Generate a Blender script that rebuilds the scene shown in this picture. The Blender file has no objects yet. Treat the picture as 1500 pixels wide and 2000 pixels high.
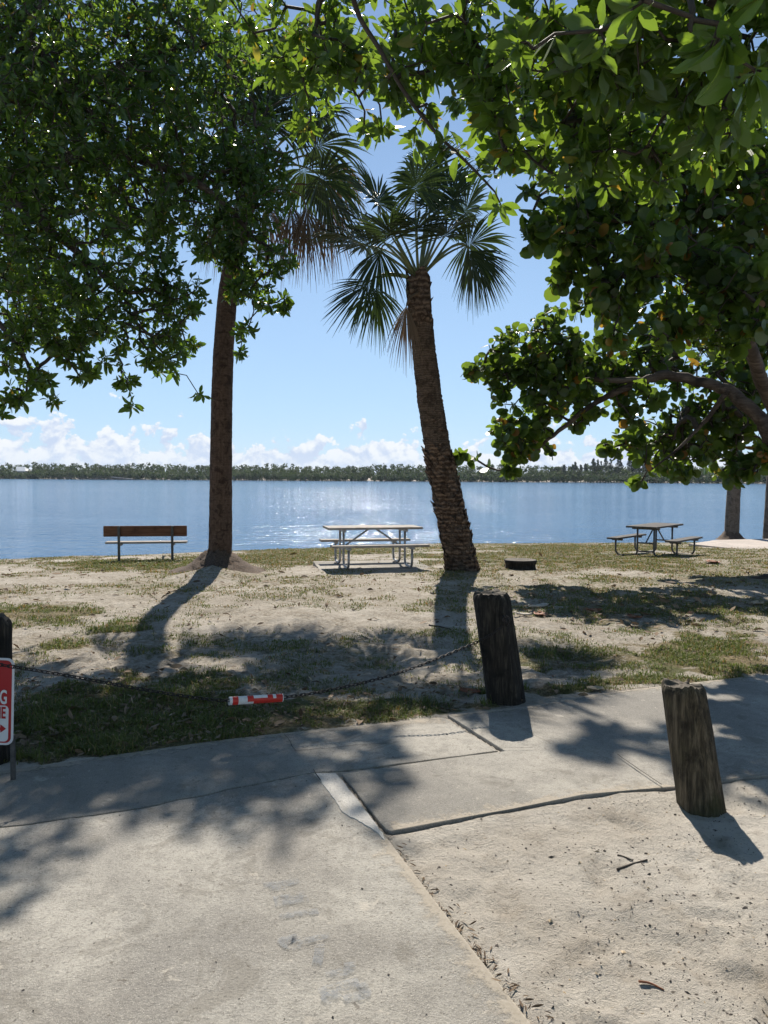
import bpy, bmesh, math, random
import numpy as np
from mathutils import Vector, Matrix, Quaternion

R = math.radians
sc = bpy.context.scene
COL = sc.collection
rng = np.random.default_rng(7)
random.seed(7)

# ------------------------------------------------------------------ camera
PITCH, ROLL, F = R(2.63), R(0.3), 1500.0
EYE = np.array([0.0, 0.0, 1.65])
cam = bpy.data.cameras.new('camera')
cam.sensor_fit = 'VERTICAL'; cam.sensor_height = 36.0; cam.lens = 27.0
cam.clip_start = 0.05; cam.clip_end = 9000
camo = bpy.data.objects.new('camera', cam); COL.objects.link(camo)
M = Matrix.Rotation(R(90) - PITCH, 3, 'X') @ Matrix.Rotation(ROLL, 3, 'Z')
camo.matrix_world = Matrix.Translation(EYE.tolist()) @ M.to_4x4()
sc.camera = camo
MN = np.array(M)
CR, CU, CF = MN[:, 0], MN[:, 1], -MN[:, 2]

def ray(px, py):
    return CF + CR * ((px - 750.0) / F) - CU * ((py - 1000.0) / F)
def at(px, py, Y):
    d = ray(px, py); return EYE + d * (Y / d[1])
def gnd(px, py, z=0.0):
    d = ray(px, py); return EYE + d * ((z - EYE[2]) / d[2])
def proj(P):
    v = np.asarray(P) - EYE
    f = v @ CF
    f = np.where(f > 0.05, f, 0.05)
    return 750 + F * (v @ CR) / f, 1000 - F * (v @ CU) / f

# ------------------------------------------------------------------ numeric noise
def _h(i, j, s):
    n = (i * 374761393 + j * 668265263 + s * 1442695041) & 0xFFFFFFFF
    n = ((n ^ (n >> 13)) * 1274126177) & 0xFFFFFFFF
    return ((n ^ (n >> 16)) & 0xFFFF) / 65535.0
def vnoise(x, y, s=0):
    x = np.asarray(x, float); y = np.asarray(y, float)
    i = np.floor(x).astype(np.int64); j = np.floor(y).astype(np.int64)
    u = x - i; v = y - j
    u = u * u * (3 - 2 * u); v = v * v * (3 - 2 * v)
    a = _h(i, j, s); b = _h(i + 1, j, s); c = _h(i, j + 1, s); d = _h(i + 1, j + 1, s)
    return (a * (1 - u) + b * u) * (1 - v) + (c * (1 - u) + d * u) * v
def fbm(x, y, s=0, o=4, g=0.5):
    t = 0; a = 1; n = 0
    for k in range(o):
        t = t + a * vnoise(np.asarray(x) * 2**k + 17.3 * k, np.asarray(y) * 2**k - 9.1 * k, s + k); n += a; a *= g
    return t / n
def sstep(a, b, x):
    t = np.clip((x - a) / (b - a), 0, 1); return t * t * (3 - 2 * t)
def unit(v):
    v = np.asarray(v, float); return v / (np.linalg.norm(v, axis=-1, keepdims=True) + 1e-12)

# ------------------------------------------------------------------ mesh helpers
class Geo:
    def __init__(s):
        s.v = []; s.q = []; s.t = []; s.qm = []; s.tm = []; s.n = 0; s.rnd = []
    def add(s, v, quads=None, tris=None, m=0, rnd=None):
        v = np.asarray(v, float).reshape(-1, 3)
        s.v.append(v)
        s.rnd.append(np.full(len(v), 0.5) if rnd is None else np.broadcast_to(np.asarray(rnd, float), (len(v),)))
        if quads is not None and len(quads):
            q = np.asarray(quads, np.int64).reshape(-1, 4) + s.n; s.q.append(q); s.qm.append(np.full(len(q), m))
        if tris is not None and len(tris):
            t = np.asarray(tris, np.int64).reshape(-1, 3) + s.n; s.t.append(t); s.tm.append(np.full(len(t), m))
        s.n += len(v)
    def mesh(s, name, mats, origin=(0, 0, 0), smooth=False):
        v = np.concatenate(s.v) - np.asarray(origin, float)
        q = np.concatenate(s.q) if s.q else np.zeros((0, 4), np.int64)
        t = np.concatenate(s.t) if s.t else np.zeros((0, 3), np.int64)
        me = bpy.data.meshes.new(name)
        me.vertices.add(len(v)); me.vertices.foreach_set('co', v.astype(np.float32).ravel())
        me.loops.add(q.size + t.size)
        me.loops.foreach_set('vertex_index', np.concatenate([q.ravel(), t.ravel()]).astype(np.int32))
        me.polygons.add(len(q) + len(t))
        st = np.concatenate([np.arange(len(q)) * 4, q.size + np.arange(len(t)) * 3]).astype(np.int32)
        me.polygons.foreach_set('loop_start', st)
        mi = np.concatenate([np.concatenate(s.qm) if s.qm else np.zeros(0), np.concatenate(s.tm) if s.tm else np.zeros(0)]).astype(np.int32)
        me.polygons.foreach_set('material_index', mi)
        me.polygons.foreach_set('use_smooth', np.full(len(q) + len(t), smooth))
        a = me.attributes.new('rnd', 'FLOAT', 'POINT')
        a.data.foreach_set('value', np.concatenate(s.rnd).astype(np.float32))
        for m in (mats if isinstance(mats, (list, tuple)) else [mats]):
            me.materials.append(m)
        me.update(calc_edges=True); me.validate()
        return me

def tag(o, label=None, cat=None, group=None, kind=None):
    if label: o['label'] = label
    if cat: o['category'] = cat
    if group: o['group'] = group
    if kind: o['kind'] = kind
    return o
def obj(name, me, parent=None):
    o = bpy.data.objects.new(name, me); COL.objects.link(o)
    if parent: o.parent = parent
    return o
def thing(name, label, cat, loc=(0, 0, 0), group=None):
    o = bpy.data.objects.new(name, None); COL.objects.link(o)
    o.empty_display_size = 0.2
    o.location = [float(c) for c in loc]
    return tag(o, label, cat, group)
def part(name, geo, mats, root, smooth=False, world=True):
    org = tuple(root.location) if world else (0, 0, 0)
    return obj(name, geo.mesh(name, mats, org, smooth), root)
def copy_tree(o, parent=None):
    c = o.copy(); COL.objects.link(c)
    if parent: c.parent = parent
    for ch in list(o.children): copy_tree(ch, c)
    return c

def tube(g, pts, rad, sides=8, m=0, cap=True, rnd=None, closed=False):
    pts = np.asarray(pts, float); n = len(pts)
    rad = np.broadcast_to(np.asarray(rad, float), (n,))
    if closed:
        tan = unit(np.roll(pts, -1, 0) - np.roll(pts, 1, 0))
    else:
        tan = np.empty_like(pts); tan[1:-1] = pts[2:] - pts[:-2]; tan[0] = pts[1] - pts[0]; tan[-1] = pts[-1] - pts[-2]; tan = unit(tan)
    ref = np.array([0, 0, 1.0]) if abs(tan[0][2]) < 0.9 else np.array([1.0, 0, 0])
    a = unit(np.cross(tan[0], ref)); fr = []
    for k in range(n):
        a = unit(a - tan[k] * (a @ tan[k])); fr.append((a, np.cross(tan[k], a)))
    th = np.arange(sides) * 2 * math.pi / sides
    V = np.concatenate([pts[k] + rad[k] * (np.cos(th)[:, None] * fr[k][0] + np.sin(th)[:, None] * fr[k][1]) for k in range(n)])
    Q = []
    rng_n = n if closed else n - 1
    for k in range(rng_n):
        k2 = (k + 1) % n
        for i in range(sides):
            j = (i + 1) % sides
            Q.append((k * sides + i, k * sides + j, k2 * sides + j, k2 * sides + i))
    T = []
    if cap and not closed:
        V = np.concatenate([V, [pts[0], pts[-1]]]); c0 = n * sides; c1 = c0 + 1
        for i in range(sides):
            j = (i + 1) % sides
            T.append((c0, j, i)); T.append((c1, (n - 1) * sides + i, (n - 1) * sides + j))
    g.add(V, Q, T, m, rnd)

def box(g, lo, hi, bev=0.004, m=0, rot=None, org=(0, 0, 0)):
    bm = bmesh.new(); bmesh.ops.create_cube(bm, size=1)
    lo = np.array(lo, float); hi = np.array(hi, float)
    for v in bm.verts:
        v.co = Vector(((lo + hi) / 2 + np.array(v.co) * (hi - lo)).tolist())
    if bev: bmesh.ops.bevel(bm, geom=bm.edges[:], offset=bev, segments=2, affect='EDGES', profile=0.6)
    from_bm(g, bm, m, rot, org)
def from_bm(g, bm, m=0, rot=None, org=(0, 0, 0)):
    bmesh.ops.triangulate(bm, faces=[f for f in bm.faces if len(f.verts) > 4])
    bm.verts.index_update()
    V = np.array([v.co[:] for v in bm.verts])
    if rot is not None: V = V @ np.array(rot.to_3x3()).T
    V = V + np.array(org)
    g.add(V, [[v.index for v in f.verts] for f in bm.faces if len(f.verts) == 4], [[v.index for v in f.verts] for f in bm.faces if len(f.verts) == 3], m)
    bm.free()
def smooth_path(P, n=10):
    P = np.asarray(P, float); out = []
    Q = np.vstack([2 * P[0] - P[1], P, 2 * P[-1] - P[-2]])
    for k in range(1, len(Q) - 2):
        for i in range(n):
            t = i / n
            out.append(0.5 * (2 * Q[k] + (Q[k + 1] - Q[k - 1]) * t + (2 * Q[k - 1] - 5 * Q[k] + 4 * Q[k + 1] - Q[k + 2]) * t * t + (3 * Q[k] - Q[k - 1] - 3 * Q[k + 1] + Q[k + 2]) * t**3))
    out.append(P[-1]); return np.array(out)

# ------------------------------------------------------------------ materials
class NT:
    def __init__(s, name):
        s.m = bpy.data.materials.new(name); s.m.use_nodes = True
        s.t = s.m.node_tree; s.t.nodes.clear()
        s.out = s.t.nodes.new('ShaderNodeOutputMaterial')
    def n(s, typ, ins=None, **kw):
        nd = s.t.nodes.new('ShaderNode' + typ)
        for k, v in kw.items(): setattr(nd, k, v)
        for k, v in (ins or {}).items():
            i = nd.inputs[k]
            if isinstance(v, bpy.types.NodeSocket): s.t.links.new(v, i)
            else: i.default_value = v
        return nd
    def noise(s, vec, scale, detail=4, rough=0.55, dist=0.0):
        return s.n('TexNoise', {'Vector': vec, 'Scale': scale, 'Detail': detail, 'Roughness': rough, 'Distortion': dist}).outputs[0]
    def ramp(s, fac, stops):
        nd = s.n('ValToRGB', {'Fac': fac}); cr = nd.color_ramp
        while len(cr.elements) < len(stops): cr.elements.new(0.5)
        for e, (p, c) in zip(cr.elements, stops):
            e.position = p; e.color = (*c, 1) if len(c) == 3 else c
        return nd.outputs[0]
    def mix(s, fac, a, b, mode='MIX'):
        nd = s.n('Mix', data_type='RGBA', blend_type=mode)
        for i, v in ((0, fac), (6, a), (7, b)):
            if isinstance(v, bpy.types.NodeSocket): s.t.links.new(v, nd.inputs[i])
            else: nd.inputs[i].default_value = v if i == 0 else (*v, 1)
        return nd.outputs[2]
    def math(s, op, a, b=0.0, c=0.0, clamp=False):
        nd = s.n('Math', operation=op, use_clamp=clamp)
        for i, v in enumerate((a, b, c)):
            if isinstance(v, bpy.types.NodeSocket): s.t.links.new(v, nd.inputs[i])
            else: nd.inputs[i].default_value = v
        return nd.outputs[0]
    def sst(s, x, a, b):
        nd = s.n('MapRange', {'Value': x, 'From Min': a, 'From Max': b}, interpolation_type='SMOOTHSTEP'); return nd.outputs[0]
    def co(s, scale=(1, 1, 1), kind='Object'):
        tc = s.n('TexCoord')
        return s.n('Mapping', {'Vector': tc.outputs[kind], 'Scale': scale}).outputs[0]
    def attr(s, name): return s.n('Attribute', attribute_name=name).outputs['Fac']
    def bump(s, h, dist, strength=1.0, normal=None):
        ins = {'Height': h, 'Distance': dist, 'Strength': strength}
        if normal is not None: ins['Normal'] = normal
        return s.n('Bump', ins).outputs[0]
    def pbr(s, col, rough=0.8, normal=None, metal=0.0, spec=0.5):
        ins = {'Base Color': col if isinstance(col, bpy.types.NodeSocket) else (*col, 1), 'Roughness': rough, 'Metallic': metal, 'Specular IOR Level': spec}
        if normal is not None: ins['Normal'] = normal
        return s.n('BsdfPrincipled', ins).outputs[0]
    def fin(s, sh):
        s.t.links.new(sh, s.out.inputs['Surface']); return s.m

def leaf_mat(name, c0, c1, c2, tr, trf=0.4, rough=0.38, spec=0.5):
    n = NT(name)
    r = n.attr('rnd')
    col = n.ramp(r, [(0.0, c0), (0.55, c1), (0.975, c1), (0.99, c2)])
    tcol = n.mix(0.75, tr, col, 'MIX')
    tcol = n.ramp(r, [(0.0, [0.75 * c for c in tr]), (0.965, tr), (0.985, [tr[0] * 2.0, tr[1] * 0.75, tr[2]])])
    p = n.pbr(col, rough, spec=spec)
    t = n.n('BsdfTranslucent', {'Color': tcol}).outputs[0]
    mx = n.n('MixShader', {0: trf, 1: p, 2: t}).outputs[0]
    return n.fin(mx)
def flat_mat(name, col, rough=0.7, metal=0.0, spec=0.5, var=0.25, scale=6.0, stretch=(1, 1, 1), bump=0.0):
    n = NT(name); v = n.co(stretch)
    a = n.noise(v, scale, 6, 0.65)
    c = n.mix(n.sst(a, 0.3, 0.7), [x * (1 - var) for x in col], [min(1, x * (1 + var)) for x in col])
    b = n.bump(a, bump) if bump else None
    return n.fin(n.pbr(c, rough, b, metal, spec))
def wood_mat(name, dark, mid, light, scale=1.0, axis=2, bump=0.006, moss=None):
    n = NT(name)
    st = [26 * scale] * 3; st[axis] = 2.6 * scale
    v = n.co(st)
    a = n.noise(v, 1.0, 8, 0.7, 0.4)
    st2 = [70 * scale] * 3; st2[axis] = 3 * scale
    b = n.noise(n.co(st2), 1.0, 4, 0.6)
    big = n.noise(n.co(), 5.0 * scale, 5, 0.6)
    h = n.math('ADD', n.math('MULTIPLY', a, 0.7), n.math('MULTIPLY', b, 0.3))
    c = n.ramp(h, [(0.36, dark), (0.5, mid), (0.66, light)])
    c = n.mix(n.sst(big, 0.5, 0.72), c, dark)
    if moss: c = n.mix(n.math('MULTIPLY', n.sst(n.noise(n.co(), 3.3, 3), 0.5, 0.68), 0.55), c, moss)
    return n.fin(n.pbr(c, 0.85, n.bump(h, bump), spec=0.25))

# concrete -------------------------------------------------
def concrete_mat(name, lo, hi, stain, seed=0.0):
    n = NT(name); tc = n.n('TexCoord').outputs['Object']
    v = n.n('Mapping', {'Vector': tc, 'Location': (seed, seed * 2, 0)}).outputs[0]
    big = n.noise(v, 0.9, 5, 0.6, 0.5); mid = n.noise(v, 6, 6, 0.68); fine = n.noise(v, 95, 4, 0.75); sp = n.noise(v, 260, 2, 0.6)
    c = n.mix(n.sst(big, 0.40, 0.60), lo, hi)
    c = n.mix(n.math('MULTIPLY', n.sst(n.noise(v, 19, 6, 0.75), 0.47, 0.66), 0.5), c, [x * 0.72 for x in lo])
    c = n.mix(n.math('MULTIPLY', n.sst(n.noise(v, 0.45, 4, 0.6, 1.5), 0.48, 0.6), 0.35), c, [lo[0] * 0.72, lo[1] * 0.74, lo[2] * 0.77])
    c = n.mix(n.math('MULTIPLY', n.sst(mid, 0.5, 0.72), 0.55), c, stain)
    c = n.mix(n.math('MULTIPLY', n.sst(n.noise(v, 2.3, 7, 0.75, 1.2), 0.6, 0.74), 0.35), c, [min(1, x * 1.25) for x in hi])
    c = n.mix(n.math('MULTIPLY', n.sst(fine, 0.50, 0.66), 0.60), c, [x * 0.55 for x in lo])
    c = n.mix(n.math('MULTIPLY', n.sst(sp, 0.55, 0.66), 0.5), c, [min(1, x * 1.4) for x in hi])
    pit = n.n('TexVoronoi', {'Vector': v, 'Scale': 26.0, 'Randomness': 1.0}).outputs['Distance']
    c = n.mix(n.math('MULTIPLY', n.sst(pit, 0.085, 0.03), 0.75), c, (0.06, 0.052, 0.045))
    c = n.mix(n.math('MULTIPLY', n.sst(n.noise(v, 1.6, 6, 0.7, 2.0), 0.54, 0.62), 0.42), c, (lo[0] * 0.62, lo[1] * 0.60, lo[2] * 0.56))
    c = n.mix(n.math('MULTIPLY', n.sst(n.noise(v, 11, 4, 0.7, 0.5), 0.62, 0.70), 0.55), c, (0.52, 0.47, 0.40))
    c = n.mix(n.math('MULTIPLY', n.sst(n.noise(v, 34, 3, 0.6), 0.66, 0.72), 0.6), c, (0.12, 0.10, 0.08))
    h = n.math('ADD', n.math('MULTIPLY', fine, 0.6), n.math('MULTIPLY', mid, 0.5))
    return n.fin(n.pbr(c, 0.93, n.bump(h, 0.012, 1.0), spec=0.2))
M_conc = concrete_mat('worn_concrete', (0.27, 0.25, 0.222), (0.415, 0.388, 0.342), (0.21, 0.195, 0.172))
M_conc2 = concrete_mat('walkway_concrete', (0.27, 0.25, 0.22), (0.415, 0.385, 0.336), (0.21, 0.195, 0.172), 3.7)
M_pale = concrete_mat('pale_mortar', (0.60, 0.565, 0.51), (0.68, 0.64, 0.58), (0.54, 0.51, 0.46), 9.1)

# ground -----------------------------------------------------
def ground_mat():
    n = NT('sand_and_turf'); v = n.co()
    big = n.noise(v, 0.7, 5, 0.6); mid = n.noise(v, 5, 6, 0.65); fine = n.noise(v, 55, 5, 0.75); gr = n.noise(v, 220, 3, 0.7)
    sand = n.mix(n.sst(big, 0.35, 0.65), (0.52, 0.465, 0.395), (0.68, 0.625, 0.545))
    sand = n.mix(n.math('MULTIPLY', n.sst(mid, 0.48, 0.68), 0.5), sand, (0.345, 0.29, 0.23))
    sand = n.mix(n.math('MULTIPLY', n.sst(fine, 0.53, 0.68), 0.55), sand, (0.16, 0.13, 0.10))
    sand = n.mix(n.math('MULTIPLY', n.sst(gr, 0.55, 0.7), 0.4), sand, (0.64, 0.58, 0.49))
    bits = n.n('TexVoronoi', {'Vector': v, 'Scale': 17.0}).outputs['Distance']
    bmask = n.math('MULTIPLY', n.sst(bits, 0.15, 0.06), n.sst(n.noise(v, 1.7, 3), 0.45, 0.6))
    sand = n.mix(n.math('MULTIPLY', bmask, 0.85), sand, (0.055, 0.04, 0.03))
    dirt = n.math('MULTIPLY', n.attr('dirt'), n.math('MULTIPLY_ADD', n.sst(n.noise(v, 1.9, 6, 0.7), 0.34, 0.62), 0.55, 0.45))
    sand = n.mix(dirt, sand, n.mix(n.sst(n.noise(v, 24, 6, 0.78), 0.38, 0.62), (0.20, 0.165, 0.12), (0.46, 0.405, 0.33)))
    g = n.attr('turf')
    thatch = n.mix(n.sst(n.noise(v, 38, 5, 0.75), 0.38, 0.62), (0.10, 0.078, 0.04), (0.30, 0.24, 0.13))
    thatch = n.mix(n.math('MULTIPLY', n.sst(n.noise(v, 2.2, 4), 0.45, 0.62), 0.7), thatch, (0.085, 0.105, 0.03))
    gm = n.sst(n.math('ADD', g, n.math('MULTIPLY', n.math('SUBTRACT', n.noise(v, 16, 7, 0.8), 0.5), 1.5)), 0.30, 0.62)
    c = n.mix(gm, sand, thatch)
    wet = n.attr('wet')
    c = n.mix(wet, c, (0.15, 0.125, 0.095))
    h = n.math('ADD', n.math('MULTIPLY', fine, 0.35), n.math('MULTIPLY', mid, 1.0))
    h = n.math('ADD', h, n.math('MULTIPLY', gr, 0.12))
    return n.fin(n.pbr(c, 0.95, n.bump(h, 0.055, 1.0), spec=0.15))
M_ground = ground_mat()

def water_mat():
    n = NT('bay_water')
    v1 = n.co((0.95, 1.6, 1)); v2 = n.co((3.4, 5.2, 1)); v3 = n.co((0.05, 0.12, 1))
    a = n.noise(v1, 1.0, 3, 0.5, 0.3); b = n.noise(v2, 1.0, 3, 0.55, 0.2); c = n.noise(v3, 1.0, 3, 0.5)
    fine = n.noise(n.co((9, 16, 1)), 1.0, 2, 0.5)
    h = n.math('ADD', n.math('MULTIPLY', a, 0.55), n.math('MULTIPLY', b, 0.30))
    h = n.math('ADD', h, n.math('MULTIPLY', fine, 0.045))
    st = n.math('MULTIPLY_ADD', n.sst(c, 0.35, 0.65), 0.3, 0.75)
    bp = n.n('Bump', {'Height': h, 'Distance': 0.23, 'Strength': st}).outputs[0]
    p = n.pbr((0.05, 0.135, 0.26), 0.095, bp, spec=0.5)
    p.node.inputs['IOR'].default_value = 1.33
    return n.fin(p)
M_water = water_mat()

def palm_bark(name, c0, c1, c2, ring=11.0, band=0.35):
    n = NT(name); v = n.co()
    st = n.noise(n.co((30, 30, 5)), 1.0, 6, 0.7, 0.3)
    w = n.n('TexWave', {'Vector': v, 'Scale': ring, 'Distortion': 5.0, 'Detail': 4.0, 'Detail Scale': 2.5}, wave_type='BANDS', bands_direction='Z').outputs['Fac']
    big = n.noise(v, 3.0, 5, 0.65)
    h = n.math('ADD', n.math('MULTIPLY', st, 0.6), n.math('MULTIPLY', w, band))
    h = n.math('ADD', h, n.math('MULTIPLY', n.noise(n.co((9, 9, 26)), 1.0, 5, 0.7, 0.8), 0.45 - band))
    c = n.ramp(h, [(0.25, c0), (0.5, c1), (0.75, c2)])
    c = n.mix(n.math('MULTIPLY', n.sst(n.noise(v, 7.0, 6, 0.7, 0.8), 0.48, 0.6), 0.75), c, c0)
    return n.fin(n.pbr(c, 0.9, n.bump(h, 0.05), spec=0.2))
M_bark_l = palm_bark('palm_bark_brown', (0.032, 0.020, 0.014), (0.098, 0.064, 0.046), (0.18, 0.125, 0.09), 7.0, 0.05)
M_bark_r = palm_bark('palm_bark_grey', (0.034, 0.025, 0.018), (0.105, 0.078, 0.058), (0.20, 0.15, 0.115), 9.0, 0.18)
M_boot = palm_bark('palm_boot', (0.04, 0.026, 0.019), (0.13, 0.09, 0.066), (0.25, 0.18, 0.13), 4.0)
M_bark_g = palm_bark('palm_bark_pale', (0.10, 0.085, 0.07), (0.20, 0.17, 0.14), (0.28, 0.24, 0.2), 9.0)
M_limb = wood_mat('smooth_tree_bark', (0.03, 0.022, 0.017), (0.085, 0.064, 0.05), (0.17, 0.135, 0.105), 0.4, 0, 0.008)
M_twig = flat_mat('dark_twig_bark', (0.045, 0.034, 0.024), 0.8, var=0.4, scale=20)
M_leafL = leaf_mat('glossy_oval_leaf', (0.022, 0.048, 0.012), (0.042, 0.082, 0.018), (0.11, 0.15, 0.03), (0.23, 0.38, 0.03), 0.43, 0.30)
M_leafO = leaf_mat('broad_oval_leaf', (0.032, 0.062, 0.014), (0.055, 0.10, 0.02), (0.12, 0.16, 0.03), (0.27, 0.42, 0.035), 0.43, 0.34)
M_leafS = leaf_mat('round_sea_grape_leaf', (0.028, 0.056, 0.013), (0.05, 0.09, 0.018), (0.24, 0.10, 0.02), (0.25, 0.38, 0.035), 0.43, 0.33)
M_frond = leaf_mat('palm_frond_green', (0.018, 0.032, 0.012), (0.036, 0.056, 0.018), (0.09, 0.11, 0.04), (0.09, 0.15, 0.03), 0.17, 0.42, 0.3)
M_dead = leaf_mat('dead_palm_frond', (0.10, 0.066, 0.04), (0.20, 0.14, 0.09), (0.26, 0.19, 0.13), (0.2, 0.13, 0.07), 0.2, 0.7, 0.2)
M_stalk = flat_mat('palm_stalk', (0.14, 0.16, 0.06), 0.5)
M_far = leaf_mat('mangrove_foliage', (0.026, 0.042, 0.019), (0.058, 0.084, 0.036), (0.075, 0.09, 0.05), (0.11, 0.16, 0.05), 0.28, 0.7, 0.2)
M_pine = leaf_mat('pine_foliage', (0.05, 0.066, 0.05), (0.075, 0.095, 0.07), (0.10, 0.115, 0.085), (0.06, 0.08, 0.04), 0.15, 0.8, 0.2)
M_grass = leaf_mat('short_grass', (0.08, 0.105, 0.024), (0.15, 0.165, 0.045), (0.40, 0.32, 0.16), (0.16, 0.22, 0.035), 0.3, 0.6, 0.2)
M_litter = leaf_mat('dry_leaf_litter', (0.07, 0.042, 0.025), (0.25, 0.175, 0.11), (0.5, 0.4, 0.27), (0.14, 0.08, 0.03), 0.12, 0.75, 0.2)
M_post = wood_mat('weathered_post_wood', (0.007, 0.006, 0.005), (0.026, 0.022, 0.017), (0.085, 0.072, 0.055), 1.6, 2, 0.02)
M_post2 = wood_mat('mossy_post_wood', (0.012, 0.010, 0.007), (0.068, 0.054, 0.034), (0.20, 0.16, 0.105), 1.5, 2, 0.014, (0.075, 0.072, 0.03))
M_endgrain = flat_mat('cut_end_grain', (0.10, 0.082, 0.062), 0.9, var=0.5, scale=18, bump=0.01)
M_chain = flat_mat('rusty_chain_iron', (0.03, 0.026, 0.024), 0.6, 0.5, var=0.4, scale=60)
M_galv = flat_mat('galvanised_steel', (0.34, 0.33, 0.32), 0.45, 0.55, var=0.18, scale=30)
M_steeldk = flat_mat('dark_steel', (0.10, 0.095, 0.09), 0.55, 0.5, var=0.3, scale=30)
M_plank = wood_mat('weathered_plank', (0.20, 0.175, 0.15), (0.34, 0.30, 0.265), (0.45, 0.41, 0.36), 1.0, 0, 0.002)
M_plankdk = wood_mat('dark_plank', (0.055, 0.05, 0.045), (0.11, 0.10, 0.09), (0.18, 0.165, 0.15), 1.0, 0, 0.002)
M_back = wood_mat('brown_stained_plank', (0.085, 0.038, 0.022), (0.165, 0.078, 0.045), (0.24, 0.12, 0.075), 0.6, 0, 0.002)
M_red = flat_mat('sign_red', (0.42, 0.018, 0.02), 0.35, var=0.06)
M_white = flat_mat('sign_white', (0.74, 0.74, 0.74), 0.4, var=0.05)
M_tred = flat_mat('tape_red', (0.62, 0.035, 0.022), 0.4, var=0.12, scale=40)
M_twhite = flat_mat('tape_white', (0.78, 0.76, 0.74), 0.4, var=0.1, scale=40)
M_dirt = flat_mat('dark_joint_dirt', (0.035, 0.03, 0.025), 0.95, var=0.4, scale=40)
M_stone = flat_mat('dark_sand_bits', (0.085, 0.07, 0.058), 0.9, var=0.5, scale=90)
M_roots = flat_mat('root_mound_fibre', (0.105, 0.072, 0.05), 0.95, var=0.6, scale=45, bump=0.02)
M_lightstick = flat_mat('bleached_stick', (0.56, 0.50, 0.42), 0.8, var=0.15, scale=30)
M_tan = flat_mat('tan_dry_leaf', (0.50, 0.38, 0.24), 0.7, var=0.25, scale=25)
M_rust = flat_mat('rusty_dry_leaf', (0.24, 0.085, 0.035), 0.7, var=0.35, scale=25)
M_pathsand = concrete_mat('pale_path_concrete', (0.46, 0.40, 0.35), (0.54, 0.47, 0.41), (0.40, 0.35, 0.30), 5.0)
M_roof = flat_mat('white_metal_roof', (0.80, 0.80, 0.78), 0.5, var=0.03)
M_wall = flat_mat('grey_house_wall', (0.42, 0.40, 0.37), 0.8)
M_dock = flat_mat('dark_dock_timber', (0.09, 0.08, 0.072), 0.85, var=0.3)
M_rail = flat_mat('pale_dock_rail', (0.35, 0.34, 0.33), 0.7)

# ------------------------------------------------------------------ terrain
def shore(x): return np.interp(x, [-40, -10.1, -3.85, 1.7, 13, 60], [14.0, 20.3, 23.2, 25.8, 27.0, 27.5])
def far_shore(x): return 375 - 0.2 * np.clip(x, -900, 900)
WATER = -0.6
def zbase(x, y):
    d = shore(x) - y + 0.5 * (fbm(x * 0.6, y * 0 + 3.3, 5) - 0.5)
    z = np.interp(d, [-60, -12, -5, 0, 1, 4.7, 8, 10.3, 13.5], [-4, -2.4, -1.3, -0.6, -0.50, -0.31, -0.17, -0.05, 0.0])
    f = y - far_shore(x)
    return np.where(f > -40, np.interp(f, [-40, 0, 8, 40, 400], [-4, -0.62, -0.5, -0.3, 1.5]), z)
def pt(z, *a): return np.array([gnd(px, py, z)[:2] for px, py in a])

CRACK = [(-900, 1742), (-400, 1676), (-200, 1648), (0, 1622), (60, 1616), (120, 1606), (180, 1599), (240, 1590), (300, 1580), (345, 1568), (400, 1559), (450, 1546), (500, 1538), (560, 1525), (612, 1515)]
e0, e1 = gnd(750, 1635)[:2], gnd(1030, 2000)[:2]
edge_end = e0 + (e1 - e0) * ((-3.5 - e0[1]) / (e1[1] - e0[1]))
POLY_A = np.vstack([pt(0, *CRACK), pt(0, (660, 1516)), pt(0, (750, 1635)), pt(0, (905, 1838)), e1[None], edge_end[None], [[-9, -3.5]]])
POLY_B = np.vstack([pt(0, *[(x, y - 2.5) for x, y in CRACK]), pt(0, (658, 1510), (760, 1498), (880, 1482), (972, 1470), (866, 1404), (750, 1416), (660, 1425), (570, 1434), (450, 1447), (330, 1464), (200, 1482), (100, 1497), (0, 1510), (-200, 1534), (-500, 1560), (-900, 1590))])
POLY_D = np.vstack([pt(0, (874, 1402), (950, 1394), (1030, 1385), (1100, 1373), (1160, 1361), (1290, 1345), (1400, 1333), (1500, 1321), (1800, 1290), (2400, 1250), (2400, 1400), (1800, 1486), (1500, 1520), (1420, 1531), (1320, 1545), (1230, 1550), (1140, 1561), (1070, 1574), (1000, 1587), (930, 1600), (870, 1613), (800, 1626), (764, 1632), (754, 1628), (740, 1612), (668, 1518), (764, 1503), (884, 1486), (986, 1473))])
def inside_dist(P, x, y):
    """signed distance (positive inside) to polygon P."""
    ins = np.zeros(x.shape, bool); dmin = np.full(x.shape, 1e9)
    n = len(P)
    for i in range(n):
        a = P[i]; b = P[(i + 1) % n]
        cond = (a[1] > y) != (b[1] > y)
        xi = (b[0] - a[0]) * (y - a[1]) / ((b[1] - a[1]) + 1e-12) + a[0]
        ins ^= cond & (x < xi)
        ab = b - a; t = np.clip(((x - a[0]) * ab[0] + (y - a[1]) * ab[1]) / (ab @ ab + 1e-12), 0, 1)
        dmin = np.minimum(dmin, np.hypot(x - a[0] - t * ab[0], y - a[1] - t * ab[1]))
    return np.where(ins, dmin, -dmin)

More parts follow.
